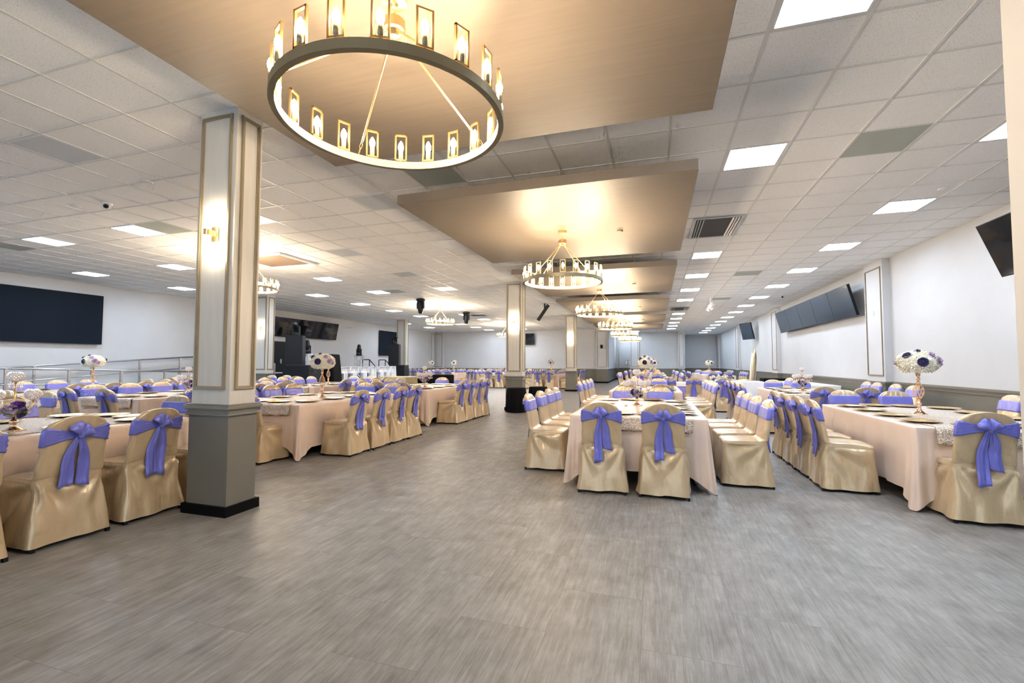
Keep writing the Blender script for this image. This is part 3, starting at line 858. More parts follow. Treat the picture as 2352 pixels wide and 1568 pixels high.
def runner_mesh(w, hy, d0, d1, z=.7605, th=.003):
    mb = MB(); n = 40; rings = []
    path = [(-hy-.022, z-d0+0.0)] 
    pts = []
    for k in range(7): pts.append((-hy-.014-.012*k/6, z - d0 + d0*.97*(k/6)))
    pts = [(-hy-.022-.008*(1-k/6), z-d0*(1-k/7)) for k in range(7)] + [(-hy-.006, z-.002), (-hy+.01, z+.001)]
    pts += [(-hy + .01 + (2*hy-.02)*k/16, z+.001) for k in range(1, 16)]
    pts += [(hy-.01, z+.001), (hy+.006, z-.002)] + [(hy+.022+.008*(k/6), z-d1*(k+1)/7) for k in range(7)]
    rn = random.Random(4)
    for y, zz in pts:
        top = []; bot = []
        for j in range(n):
            q = j/(n-1)*2-1
            edge = abs(y) > hy
            wob = (.012*noise.noise(Vector((q*6, y*3, zz*8))) if edge else 0)
            zw = zz + (.010*math.sin(q*40)*(1 if zz < z-.1 else 0) if edge else .0012*noise.noise(Vector((q*20, y*20, 0))))
            top.append((q*w, y + (math.copysign(1, y)*(wob+.004) if edge else 0), zw + (0 if edge else th)))
            bot.append((q*w, y + (math.copysign(1, y)*wob*.2 if edge else 0) - (math.copysign(.002, y) if edge else 0), zw - (0 if edge else 0)))
        rings.append(top+bot[::-1])
    mb.loft(rings)
    return mb.mesh('sequin_runner', M['sequin'], True)
RUN = runner_mesh(.57, 1.225, .15, .13)
CHG = MB().lathe([(.09, 0), (.10, .003), (.150, .012), (.166, .017), (.168, .019), (.164, .0195), (.148, .0155), (.105, .008), (.10, .006), (.001, .006)], 48).mesh('charger_plate', M['charger'], True)
TOPM = MB().box(-.70, .70, -1.2, 1.2, .715, .75).mesh('tabletop', M['whiteplastic'])
def tleg(sx, sy):
    return MB().tube([(sx*.5, sy*.95, .71), (sx*.5, sy*.95, .32), (sx*.56, sy*.97, .1), (sx*.6, sy*.98, .012)], .014, 8).mesh('leg', M['black'], True)
TLG = [tleg(sx, sy) for sx in (-1, 1) for sy in (-1, 1)]
SAD = {'l': 'left', 'r': 'right'}
ORDN = ['first', 'second', 'third', 'fourth']
NT = [0]
def table(nm, Xc, Yc, left, right, near, farh, xl=-1.32, xr=1.33, far=False, plates=True, runner=True, yn=None, yf=None, hy=1.225):
    """nm is how the table is found in the picture; left/right lists of chair y; near/far lists of chair x"""
    i = NT[0]; NT[0] += 1
    t = empty('banquet_table', (Xc, Yc, 0), 0, 'folding banquet table under the cloth of the %s table' % nm, 'table', 'banquet tables')
    link('tabletop', TOPM, t)
    for m in TLG: link('leg', m, t)
    c = tag(link('tablecloth', CLF[0] if far else CL[i % 3], None, (Xc, Yc, 0), (0, 0, PI*(i % 2))), 'blush satin tablecloth draped to the floor over the %s table' % nm, 'tablecloth', 'blush tablecloths')
    if runner: tag(link('sequin_runner', RUN, None, (Xc, Yc, 0)), 'champagne sequin overlay on the %s table' % nm, 'table runner', 'sequin overlays')
    def lab(n, side): return 'lilac sashed gold satin chair, %s from front, %s side of %s table' % (ORDN[n], side, nm)
    for n, y in enumerate(left): chair(Xc+xl, y, -PI/2, lab(n, 'left'), 'covered chairs around the tables', far)
    for n, y in enumerate(right): chair(Xc+xr, y, PI/2, lab(n, 'right'), 'covered chairs around the tables', far)
    for n, x in enumerate(near): chair(x, (yn if yn is not None else Yc-1.52), 0, 'lilac bowed gold satin chair, %s of pair at near end of %s table' % (('left', 'right')[n], nm), 'covered chairs around the tables', far)
    for n, x in enumerate(farh): chair(x, (yf if yf is not None else Yc+1.70), PI, 'lilac sashed gold satin chair, %s of pair at far end of %s table' % (('left', 'right')[n], nm), 'covered chairs around the tables', far)
    if plates:
        k = 0
        for s, nmz in ((-1, 'left'), (1, 'right')):
            for n in range(4):
                tag(link('charger_plate', CHG, None, (Xc+s*.50, Yc-.83+n*.555, .765)), 'gold charger plate, %s from front on %s side of %s table' % (ORDN[n], nmz, nm), 'plate', 'gold charger plates')
        for e, en in ((-1, 'near'), (1, 'far')):
            for s, sn in ((-1, 'left'), (1, 'right')):
                yy = Yc + e*1.0 if True else 0
                tag(link('charger_plate', CHG, None, (Xc+s*.17, Yc+e*1.02, .765)), 'gold charger plate, %s one at %s end of %s table' % (sn, en, nm), 'plate', 'gold charger plates')

# floral pieces -------------------------------------------------------
def floret_ball(rx, rz, n, seed, size=.022):
    rnd = random.Random(seed); mb = MB()
    mb.ball((0, 0, 0), 1, 20, 12, (rx*.88, rx*.88, rz*.88))
    for k in range(n):
        u = (k+.5)/n; th = math.acos(1-2*u); fi = PI*(1+5**.5)*k
        d = Vector((math.sin(th)*math.cos(fi), math.sin(th)*math.sin(fi), math.cos(th)))
        if d.z < -.75: continue
        lump = 1 + .07*noise.noise(d*3.3+Vector((seed, 0, 0)))
        p = Vector((d.x*rx, d.y*rx, d.z*rz))*lump
        q = d.to_track_quat('Z', 'Y') @ Matrix.Rotation(rnd.uniform(0, PI), 4, 'Z').to_quaternion() @ Matrix.Rotation(rnd.uniform(-.5, .5), 4, 'X').to_quaternion()
        sz = size*rnd.uniform(.75, 1.2)
        for a in range(4):
            r_ = q @ Matrix.Rotation(a*PI/2, 4, 'Z').to_quaternion()
            vs = [p + r_ @ Vector(v)*sz for v in ((0, 0, -.25), (.55, .32, .18), (1.0, 0, .42), (.55, -.32, .18))]
            mb.add(vs, [(0, 1, 2, 3)])
    return mb
def rose_mb(r, seed=0):
    mb = MB(); rnd = random.Random(seed)
    mb.ball((0, 0, r*.42), r*.40, 10, 7, (1, 1, 1.15))
    for lay in range(4):
        n = (3, 4, 5, 6)[lay]; rr = r*(.28+.24*lay); op = .25+.33*lay
        for k in range(n):
            a0 = 2*PI*(k+.5*(lay % 2))/n + rnd.uniform(-.15, .15); rings = []
            for i in range(5):
                t = i/4; row = []
                for j in range(7):
                    q = j/6*2-1; a = a0 + q*(PI/n)*1.25*(.35+.65*math.sin(PI*(.2+.6*t)))
                    rad = rr*(.35+.65*math.sin(t*PI*.5)) + r*.12*op*t**3
                    z = r*(.95-.13*lay)*t**.9 - r*.08*q*q*t - r*.2*lay*t*t*.35
                    row.append((rad*math.cos(a), rad*math.sin(a), z))
                rings.append(row)
            mb.loft(rings, False, False, False)
    return mb
def leaf_mb(L):
    mb = MB(); rings = []
    for i in range(7):
        t = i/6; w = L*.28*math.sin(PI*t**.8)+.0005; z = L*.22*math.sin(PI*t*.7)
        rings.append([(L*t, -w, z-w*.2), (L*t, 0, z+.0), (L*t, w, z-w*.2)])
    mb.loft(rings, False, False, False); return mb
BALLM = [floret_ball(.185, .13, 800, 1, .027).mesh('hydrangea_ball', M['petal_w']), floret_ball(.16, .15, 700, 3, .027).mesh('hydrangea_ball', M['petal_w'])]
ROSE = {c: rose_mb(.045, 3).mesh('rose', M[c], True) for c in ('petal_n', 'petal_l', 'petal_i', 'petal_v')}
LEAFM = leaf_mb(.075).mesh('leaf', M['leaf'], True)
def vase_meshes():
    lo = MB().lathe([(.072, 0), (.073, .006), (.066, .012), (.05, .02), (.03, .038), (.02, .06), (.015, .075), (.022, .082), (.015, .09), (.014, .10), (.024, .112), (.026, .122), (.022, .132), (.013, .142), (.013, .155), (.02, .16), (.012, .168)], 32)
    up_ = MB().lathe([(.008, .372), (.014, .385), (.02, .395), (.02, .412), (.014, .418), (.016, .43), (.022, .45), (.024, .465), (.01, .47)], 28)
    cg = MB()
    for k in range(9):
        for sgn in (1, -1):
            pts = []
            for i in range(15):
                t = i/14; r = .009 + .040*math.sin(PI*t**.85)**1.1; a = 2*PI*k/9 + sgn*t*1.6
                pts.append((r*math.cos(a), r*math.sin(a), .165+.212*t))
            cg.tube(pts, .0022, 5)
    return lo.mesh('foot', M['rosegold'], True), up_.mesh('neck', M['rosegold'], True), cg.mesh('twisted_cage', M['rosegold'], True)
VF, VN, VC = vase_meshes()
def tall_vase(x, y, z, label, kind=0, rz=0.0, far=False):
    t = empty('gold_vase', (x, y, z), rz, 'twisted gold cage vase ' + label, 'vase', 'tall gold cage vases')
    link('foot', VF, t); link('neck', VN, t); link('twisted_cage', VC, t)
    fl = empty('flower_ball', (x, y, z+.47), rz, 'cream hydrangea ball with navy roses ' + label, 'flowers', 'hydrangea balls on gold vases')
    bz = .115
    link('hydrangea_ball', BALLM[kind], fl, (0, 0, bz))
    rx, rz_ = ((.20, .145), (.175, .165))[kind]
    spots = [(-1.75, .05, 'petal_n', 1.0), (-2.6, .62, 'petal_n', .85), (-1.9, 1.15, 'petal_n', .7), (.9, .3, 'petal_n', .9), (2.2, .25, 'petal_n', .9),
             (-.75, .15, 'petal_l', .95), (-1.05, .65, 'petal_l', .8), (-.45, -.1, 'petal_l', .7), (1.6, .6, 'petal_l', .9), (2.9, -.05, 'petal_l', .7)]
    for az, el, c, s in spots:
        d = Vector((math.cos(el)*math.cos(az), math.cos(el)*math.sin(az), math.sin(el)))
        p = Vector((d.x*rx*.93, d.y*rx*.93, bz + d.z*rz_*.93))
        o = link('rose', ROSE[c], fl, p); o.rotation_mode = 'QUATERNION'; o.rotation_quaternion = d.to_track_quat('Z', 'Y'); o.scale = (s, s, s)
def globe_mb(r):
    mb = MB(); n = 105
    for k in range(n):
        u = (k+.5)/n; th = math.acos(1-2*u); fi = PI*(1+5**.5)*k
        d = Vector((math.sin(th)*math.cos(fi), math.sin(th)*math.sin(fi), math.cos(th)*.78))
        if d.z > .66: continue
        mb.ball(d*r, r*.15, 6, 4)
    return mb
GLB = globe_mb(.05).mesh('crystal_globe', M['crystal'], False)
DRP = MB().ball((0, 0, -.012), .0045, 6, 4).ball((0, 0, -.024), .0055, 6, 4).lathe([(.001, -.064), (.008, -.05), (.009, -.044), (.003, -.030)], 8).mesh('crystal_drop', M['crystal'])
CUP = MB().lathe([(.006, -.065), (.008, -.05), (.02, -.046), (.024, -.038), (.02, -.034)], 16).mesh('candle_cup', M['gold'], True)
CBASE = MB().lathe([(.06, 0), (.062, .008), (.05, .016), (.026, .034), (.017, .055), (.026, .066), (.03, .08), (.022, .092), (.012, .10), (.009, .12)], 28).box(-.055, .055, -.055, .055, 0, .012).mesh('base', M['rosegold'], True)
CSTEM = MB().tube([(0, 0, .1), (0, 0, .40)], .006, 8).mesh('stem', M['gold'], True)
def arm_pts(t0=0):
    return [(.005, 0, .20), (.05, 0, .19), (.10, 0, .195), (.135, 0, .225), (.15, 0, .255)]
CARM = MB().tube([(.005, 0, .17), (.035, 0, .158), (.075, 0, .155), (.112, 0, .168), (.138, 0, .198), (.150, 0, .238)], .0045, 8).mesh('arm', M['gold'], True)
def candelabra(x, y, z, label, rz=0.0, far=False):
    t = empty('crystal_candelabra', (x, y, z), rz, 'five globe crystal candelabra ' + label, 'candelabra', 'crystal candelabra centrepieces')
    link('base', CBASE, t); link('stem', CSTEM, t)
    for (px, py, pz) in [(0, 0, .455)] + [(.150*math.cos(a), .150*math.sin(a), .305) for a in (0, PI/2, PI, 3*PI/2)]:
        gl = link('crystal_globe', GLB, t, (px, py, pz)); link('candle_cup', CUP, gl)
        for k in range(6):
            a = 2*PI*k/6; link('crystal_drop', DRP, gl, (.038*math.cos(a), .038*math.sin(a), -.045))
    for a in (0, PI/2, PI, 3*PI/2): link('arm', CARM, t, None, (0, 0, a))
    b = empty('rose_bouquet', (x, y, z+.12), rz, 'navy, lilac and ivory rose bouquet ' + label, 'flowers', 'rose bouquets on candelabra')
    cs = ['petal_n', 'petal_l', 'petal_i', 'petal_i', 'petal_n', 'petal_v', 'petal_i', 'petal_l', 'petal_n', 'petal_i', 'petal_l']
    rn = random.Random(5)
    for k, c in enumerate(cs):
        az = 2.4*k; el = (-.35, .25, .8)[k % 3]
        d = Vector((math.cos(el)*math.cos(az), math.cos(el)*math.sin(az), math.sin(el)))
        o = link('rose', ROSE[c], b, d*.055 + Vector((0, 0, .05))); o.rotation_mode = 'QUATERNION'; o.rotation_quaternion = d.to_track_quat('Z', 'Y'); o.scale = (.85, .85, .85)
    for k in range(10):
        a = 2*PI*k/10
        link('leaf', LEAFM, b, (.05*math.cos(a), .05*math.sin(a), .03+.03*(k % 2)), (0, .3-.5*(k % 2), a))

# ---- the tables as they stand
table('front centre', -.2, 6.375, [5.85, 6.48, 7.02, 7.55], [5.75, 6.35, 6.92, 7.42], [-.54, .07], [-.50, .07], yn=4.86, yf=8.07, xl=-1.33, xr=1.34)
table('second centre', -.2, 11.0, [10.1, 10.75, 11.35, 11.95], [10.3, 10.95, 11.6, 12.2], [-.52, .12], [-.50, .1], yn=9.3, yf=12.65, xl=-1.33, xr=1.33)
table('front right', 3.0, 6.375, [5.86, 6.42, 6.98, 7.55], [5.7, 6.35, 6.98, 7.62], [2.63, 3.33], [2.74, 3.38], yn=4.88, yf=8.1, xl=-1.27, xr=1.36)
table('second right', 3.05, 11.0, [10.1, 10.75, 11.4, 12.0], [10.3, 10.95, 11.75, 12.25], [2.8, 3.42], [2.8, 3.4], yn=9.25, yf=12.75, xl=-1.33, xr=1.45)
table('front left', -5.42, 2.4, [1.35, 1.95, 2.55, 3.12], [1.74, 2.34, 2.93, 3.52], [-5.7, -5.1], [-5.62, -5.05], yn=.86, yf=4.10, xl=-1.16, xr=1.19)
table('second left', -5.4, 6.375, [5.5, 6.05, 6.58, 7.1], [5.79, 6.36, 6.93, 7.42], [-5.75, -5.18], [-5.62, -5.0], yn=4.82, yf=7.95, xl=-1.14, xr=1.20)
table('third left', -5.35, 10.0, [9.2, 9.75, 10.3, 10.85], [9.42, 9.95, 10.5, 11.0], [-5.65, -5.05], [-5.7, -5.1], yn=8.52, yf=11.6, xl=-1.14, xr=1.18)
table('first outer left', -8.6, 2.4, [2.9, 3.4], [2.4, 2.9, 3.4], [], [-8.9, -8.0], yf=4.05, xl=-1.2, xr=1.2)
table('second outer left', -8.5, 6.375, [5.7, 6.3, 6.9, 7.45], [5.7, 6.3, 6.9, 7.45], [-8.95, -8.05], [-8.8, -8.2], yn=4.9, yf=7.98, xl=-1.22, xr=1.22)
table('third outer left', -8.5, 10.25, [9.5, 10.1, 10.7, 11.2], [9.5, 10.1, 10.7, 11.2], [-8.8, -8.2], [-8.8, -8.2], yn=8.75, yf=11.85, xl=-1.2, xr=1.2)
table('second railing side', -11.6, 6.4, [5.6, 6.2, 6.8, 7.4], [5.75, 6.35, 6.95, 7.5], [-11.9, -11.3], [-11.9, -11.3], yn=4.9, yf=8.0, xl=-1.25, xr=1.22)
table('third railing side', -11.6, 10.2, [9.5, 10.1, 10.7], [9.5, 10.1, 10.7, 11.2], [-11.9, -11.3], [-11.9, -11.3], yn=8.7, yf=11.8, xl=-1.2, xr=1.2)
FT = [('far aisle', -5.5, 24.6), ('far middle', -8.3, 24.8), ('far wide', -11.5, 25.2), ('far corner', -14.2, 27.2), ('back aisle', -5.6, 28.9), ('back middle', -8.6, 29.0),
      ('back wide', -11.6, 29.0), ('fourth centre', -.2, 20.4), ('fifth centre', -.2, 24.8), ('sixth centre', -.2, 29.2), ('fifth right', 2.9, 24.8), ('sixth right', 2.9, 29.2)]
for nm, X, Y in FT:
    yy = [Y-.85, Y-.28, Y+.28, Y+.85]
    table(nm, X, Y, yy, yy, [X-.3, X+.3], [X-.3, X+.3], xl=-1.2, xr=1.2, far=True, yn=Y-1.55, yf=Y+1.6, plates=(Y < 26))

ZT = .764
candelabra(-.24, 6.47, ZT, 'on the front centre table', .5)
tall_vase(-.21, 11.1, ZT, 'on second centre table', 1, .1)
tall_vase(2.88, 6.4, ZT, 'on the front right table', 0, 0)
candelabra(2.98, 11.1, ZT, 'on second right table', .2)
candelabra(-5.12, 2.42, ZT, 'at the left edge on front left table', .35)
tall_vase(-5.27, 6.3, ZT, 'on second left table', 0, .5)
candelabra(-5.25, 9.8, ZT, 'on third left table', .1)
candelabra(-8.45, 6.45, ZT, 'half hidden by the big column', .4)
tall_vase(-8.5, 10.4, ZT, 'behind, on third outer left table', 1, .9)
tall_vase(-11.2, 6.5, ZT, 'by the railing on the left', 0, .3)
tall_vase(-5.4, 24.4, ZT, 'on far aisle table between two columns', 1, .2)
tall_vase(-11.6, 25.3, ZT, 'on far wide table at centre back', 1, .6)
tall_vase(-14.0, 27.0, ZT, 'on far corner table by back wall', 0, 1.0)
candelabra(-8.2, 24.6, ZT, 'on far middle table', .1)
candelabra(-8.6, 28.7, ZT, 'on back middle table', .3)
tall_vase(-.05, 20.4, ZT, 'small, on fourth centre table', 1, .4)
tall_vase(2.6, 24.8, ZT, 'small, on fifth right table', 0, .7)
candelabra(-.1, 24.8, ZT, 'on fifth centre table', .7)
# tea lights on near tables
TEA = MB().lathe([(.018, 0), (.022, .004), (.024, .035), (.022, .035), (.018, .006)], 14).mesh('tea_light_glass', M['crystal'], True)
for k, (x, y, l) in enumerate([(-.38, 6.35, 'small clear tea light left of the front centre candelabra'), (-.06, 6.2, 'small clear tea light right of the front centre candelabra'),
                               (-5.2, 2.1, 'small clear tea light before the front left candelabra')]):
    tag(link('tea_light_glass', TEA, None, (x, y, ZT)), l, 'candle holder', 'clear tea light glasses')

# lilac head table with chairs, flowers and throne -----------------------
hm = cloth_mesh(1.25, .38, 21, 160, (.72, .72), 'lilaccloth', .02, .758, False)
t = empty('head_table', (1.15, 14.75, 0), 0, 'folding table under the lilac and white cloths', 'table')
put('tabletop', MB().box(-1.23, 1.23, -.36, .36, .715, .75), M['whiteplastic'], t)
for sx in (-1, 1):
    for sy in (-1, 1): put('leg', MB().tube([(sx*1.1, sy*.3, .71), (sx*1.1, sy*.3, 0)], .014), M['black'], t)
tag(link('tablecloth', hm, None, (1.15, 14.75, 0)), 'lilac tablecloth to the floor on the head table', 'tablecloth')
wr = MB().box(-1.27, 1.27, -.40, .40, 0, .004).box(-1.27, 1.27, -.404, -.398, -.10, .002)
tag(put('table_runner', wr, M['whitecloth'], None, loc=(1.15, 14.75, .7595)), 'white overlay across the lilac head table', 'table runner')
for n, x in enumerate((.36, 1.03, 1.8)):
    chair(x, 13.75, 0, 'gold satin chair with lilac bow, %s of three before lilac head table' % ('left one', 'middle one', 'right one')[n], 'chairs at the head table', False)
garland = empty('flower_garland', (1.85, 14.7, ZT), 0, 'low garland of white, lilac and navy flowers on lilac head table', 'flowers')
rn = random.Random(9)
for k in range(34):
    a = rn.uniform(0, 2*PI); r_ = rn.random()**.5
    p = Vector((.42*r_*math.cos(a), .22*r_*math.sin(a), .05+.20*(1-r_*r_)*rn.uniform(.7, 1)))
    c = rn.choice(['petal_i', 'petal_i', 'petal_l', 'petal_n', 'petal_i'])
    o = link('rose', ROSE[c], garland, p, (rn.uniform(-.8, .8), rn.uniform(-.8, .8), rn.uniform(0, 6)))
for k in range(40):
    a = rn.uniform(0, 2*PI)
    link('leaf', LEAFM, garland, (.40*math.cos(a)*rn.uniform(.6, 1), .22*math.sin(a)*rn.uniform(.6, 1), rn.uniform(.03, .15)), (0, rn.uniform(-1, .4), a))
# white table behind the throne chairs and the long white wall table
def white_table(x, y, hx, hy, label, rz=0):
    t = empty('side_table', (x, y, 0), rz, 'folding table under the cloth, ' + label, 'table', 'side tables')
    put('tabletop', MB().box(-hx+.02, hx-.02, -hy+.02, hy-.02, .715, .75), M['whiteplastic'], t)
    for sx in (-1, 1):
        for sy in (-1, 1): put('leg', MB().tube([(sx*(hx-.15), sy*(hy-.1), .71), (sx*(hx-.15), sy*(hy-.1), 0)], .014), M['black'], t)
    tag(link('tablecloth', cloth_mesh(hx, hy, 31, 140, (.70, .70), 'whitecloth', .02, .758, False), None, (x, y, 0), (0, 0, rz)), 'plain white tablecloth, ' + label, 'tablecloth', 'white tablecloths')
white_table(4.28, 15.6, .38, 1.55, 'long table along right wall')
white_table(2.55, 16.6, .75, .38, 'before the tall throne')
# throne
t = empty('throne_chair', (3.22, 17.9, 0), 1.25, 'tall white tufted throne with carved gold frame', 'throne')
seatm = MB().box(-.33, .33, 0, .56, .30, .50); bevel(put('seat', seatm, M['velvet'], t), .04, 3)
bk = []; 
mbk = MB(); rings = []
for k in range(21):
    z = .45 + 1.25*k/20; q = k/20
    hw = .30 + .03*math.sin(PI*q) if q < .75 else (.32*(1-((q-.75)/.25)**2*.75))
    y0 = -.04 - .10*q
    ring = [(-hw, y0, z), (-hw*.9, y0+.07, z), (0, y0+.10+.01*math.sin(k*1.6), z), (hw*.9, y0+.07, z), (hw, y0, z), (0, y0-.02, z)]
    rings.append(ring)
mbk.loft(rings); put('backrest', mbk, M['velvet'], t, True)
fr = MB()
for sx in (-1, 1):
    pts = []
    for k in range(21):
        q = k/20; z = .40 + 1.31*q; hw = .32 + .03*math.sin(PI*q) if q < .75 else (.34*(1-((q-.75)/.25)**2*.78))
        pts.append((sx*hw, -.05-.10*q, z))
    fr.tube(pts, .028, 8)
for k in range(9):
    a = PI*k/8; fr.ball((.13*math.cos(a), -.15, 1.66+.10*math.sin(a)), .028, 8, 6)
fr.ball((0, -.15, 1.78), .04, 8, 6, (1, .7, 1.6))
put('carved_frame', fr, M['gold'], t, True)
for sx in (-1, 1):
    put('armrest', MB().tube([(sx*.34, -.02, .72), (sx*.36, .3, .74), (sx*.35, .50, .70), (sx*.34, .52, .45)], .03, 8), M['gold'], t, True)
    for sy in (.0, .5): put('leg', MB().tube([(sx*.29, sy, .32), (sx*.31, sy, .15), (sx*.29, sy, 0)], [.03, .035, .018], 8), M['gold'], t, True)
chair(3.55, 14.6, PI/2+.25, 'gold satin chair with lilac sash standing alone before the throne', 'chairs at the head table')
bx = MB().box(-.45, .45, -.35, .35, 0, .80)
tag(bevel(put('black_draped_box', bx, M['blackcloth'], None, loc=(4.15, 18.6, 0)), .02), 'black draped box beside the throne at right wall', 'draped table')

# black round cocktail tables -----------------------------------------------
def cocktail(x, y, r, h, label):
    t = empty('cocktail_table', (x, y, 0), 0, label, 'draped table', 'black draped round tables')
    rings = []; n = 96
    for lv in [(.0, h), (.9, h), (.985, h-.002), (1.0, h-.012)] + [(1.0, h-.012-(h-.03)*k/10) for k in range(1, 11)]:
        ring = []
        for k in range(n):
            a = 2*PI*k/n; tt = (h-lv[1])/h
            rr = max(r*lv[0], .005) + (.012*math.sin(a*22)+.01*math.sin(a*9+1))*min(1, tt*2.5) + .03*tt
            ring.append((rr*math.cos(a), rr*math.sin(a), lv[1]))
        rings.append(ring)
    mb = MB(); mb.loft(rings, True, False)
    put('black_cloth', mb, M['blackcloth'], t, True)
    put('tabletop', MB().lathe([(r-.02, h-.04), (r-.02, h-.008)], 40), M['whiteplastic'], t)
    put('pedestal', MB().lathe([(.2, 0), (.2, .03), (.03, .05), (.03, h-.04)], 24), M['black'], t)
cocktail(-3.63, 12.02, .262, .66, 'black draped round table in front of the second column')
cocktail(-3.20, 12.75, .26, .66, 'black draped round table half hidden at right of second column')

# gold sequin cake table and black easel ------------------------------------
tag(link('tablecloth', cloth_mesh(.55, .42, 41, 140, (.80, .80), 'goldsequin', .03, .845, False), None, (-8.9, 14.6, 0)), 'gold sequin tablecloth on the cake table', 'tablecloth')
t = empty('cake_table', (-8.9, 14.6, 0), 0, 'small table under the gold sequin cloth', 'table')
put('tabletop', MB().box(-.53, .53, -.40, .40, .80, .835), M['whiteplastic'], t)
for sx in (-.45, .45):
    for sy in (-.3, .3): put('leg', MB().tube([(sx, sy, .80), (sx, sy, 0)], .014), M['black'], t)
tag(bevel(put('black_draped_box', MB().box(-.35, .35, -.25, .25, 0, .98), M['blackcloth'], None, loc=(-6.35, 12.9, 0)), .06, 4), 'black draped stand behind the third left table', 'draped table')

# ------------------------------------------------------------------ stage side
struct('floor_stage', MB().box(XL, -13.7, 12.9, 26, 0, .45), M['carpet'])
struct('trim_stage', MB().box(-13.72, -13.68, 12.9, 26, 0, .40).box(XL, -13.7, 12.86, 12.9, 0, .40), M['blackbase'])
def cabinet(name, x, y, z, w, d, h, rz, label):
    t = empty(name, (x, y, z), rz, label, 'speaker', 'black stage speakers')
    bevel(put('cabinet', MB().box(-w/2, w/2, -d/2, d/2, 0, h), M['black'], t), .01)
    put('grille', MB().box(-w/2+.02, w/2-.02, -d/2-.012, -d/2, .02, h-.02), M['speaker'], t)
    for sx in (-1, 1):
        put('handle', MB().box(sx*(w/2)-.008, sx*(w/2)+.008, -.07, .07, h*.6, h*.6+.05), M['dark'], t)
for n, (z, l) in enumerate([(0, 'lower'), (.63, 'upper')]):
    cabinet('subwoofer', -12.0, 13.3, z, 1.02, .72, .62, .12, '%s black subwoofer under the tall left speaker' % l)
cabinet('tower_speaker', -12.3, 13.3, 1.255, .56, .60, 1.05, .55, 'tall black speaker tower on the left subwoofers')
moving_head(-12.3, 13.3, 2.31, 'black moving head on top of the left speaker tower', False, 1.1, .95, .5)
cabinet('subwoofer', -12.45, 20.5, 0, .80, .7, .62, .2, 'lower black subwoofer of the right stack')
cabinet('subwoofer', -12.45, 20.5, .625, .80, .7, .60, .2, 'upper black subwoofer of the right stack')
cabinet('tower_speaker', -12.72, 20.5, 1.23, .52, .5, 1.06, .35, 'tall black speaker tower of the right stack')
moving_head(-12.72, 20.5, 2.29, 'black moving head on top of the right speaker tower', False, 1.2, .9, 1.2)
def truss(x, y, w, h, z, label, mat):
    t = empty('truss_stand', (x, y, z), .2, label, 'truss', 'lighting truss stands')
    for sx in (-1, 1):
        for sy in (-1, 1):
            put('upright', MB().tube([(sx*w/2, sy*w/2, 0), (sx*w/2, sy*w/2, h)], .02, 8), mat, t)
    n = max(2, int(h/w)); m = MB()
    for k in range(n):
        z0, z1 = h*k/n, h*(k+1)/n
        for a, b in (((-1, -1), (1, -1)), ((1, -1), (1, 1)), ((1, 1), (-1, 1)), ((-1, 1), (-1, -1))):
            p, q = (a, b) if k % 2 else (b, a)
            m.tube([(p[0]*w/2, p[1]*w/2, z0), (q[0]*w/2, q[1]*w/2, z1)], .010, 6)
            m.tube([(p[0]*w/2, p[1]*w/2, z1), (q[0]*w/2, q[1]*w/2, z1)], .010, 6)
    put('bracing', m, mat, t)
    put('top_plate', MB().box(-w*.6, w*.6, -w*.6, w*.6, h, h+.02), mat, t)
truss(-13.4, 18.5, .30, 1.65, 0, 'grey lighting truss behind the white letters', M['steel'])
moving_head(-13.4, 18.5, 1.67, 'black moving head upright on the grey truss', False, 0, .9)
truss(-12.85, 14.5, .26, 1.66, 0, 'white lighting truss beside the left speaker tower', M['whitemetal'])
moving_head(-12.85, 14.5, 1.68, 'black moving head on the white truss', False, 0, .9, .8)
# black draped booth behind the flowers
mb = MB().loft([[(-.55, -.3, 0), (.55, -.3, 0), (.55, .3, 0), (-.55, .3, 0)], [(-.38, -.22, 1.66), (.38, -.22, 1.66), (.38, .22, 1.66), (-.38, .22, 1.66)]])
tag(bevel(put('draped_booth', mb, M['blackcloth'], None, loc=(-11.98, 14.62, 0)), .05, 3), 'black draped booth behind the tall vase on second left table', 'draped booth')
tag(put('equipment_cart', MB().box(-.3, .3, -.3, .3, .45, .48).box(-.3, .3, -.3, .3, .95, .98).tube([(-.28, -.28, .0), (-.28, -.28, 1.3)], .02).tube([(.28, -.28, .0), (.28, -.28, 1.3)], .02).tube([(-.28, .28, .0), (-.28, .28, 1.3)], .02).tube([(.28, .28, .0), (.28, .28, 1.3)], .02).tube([(-.28, -.28, 1.3), (.28, -.28, 1.3)], .02), M['whitemetal'], None, loc=(-13.32, 13.4, 0)), 'white metal cart frame beside the stage column', 'cart')

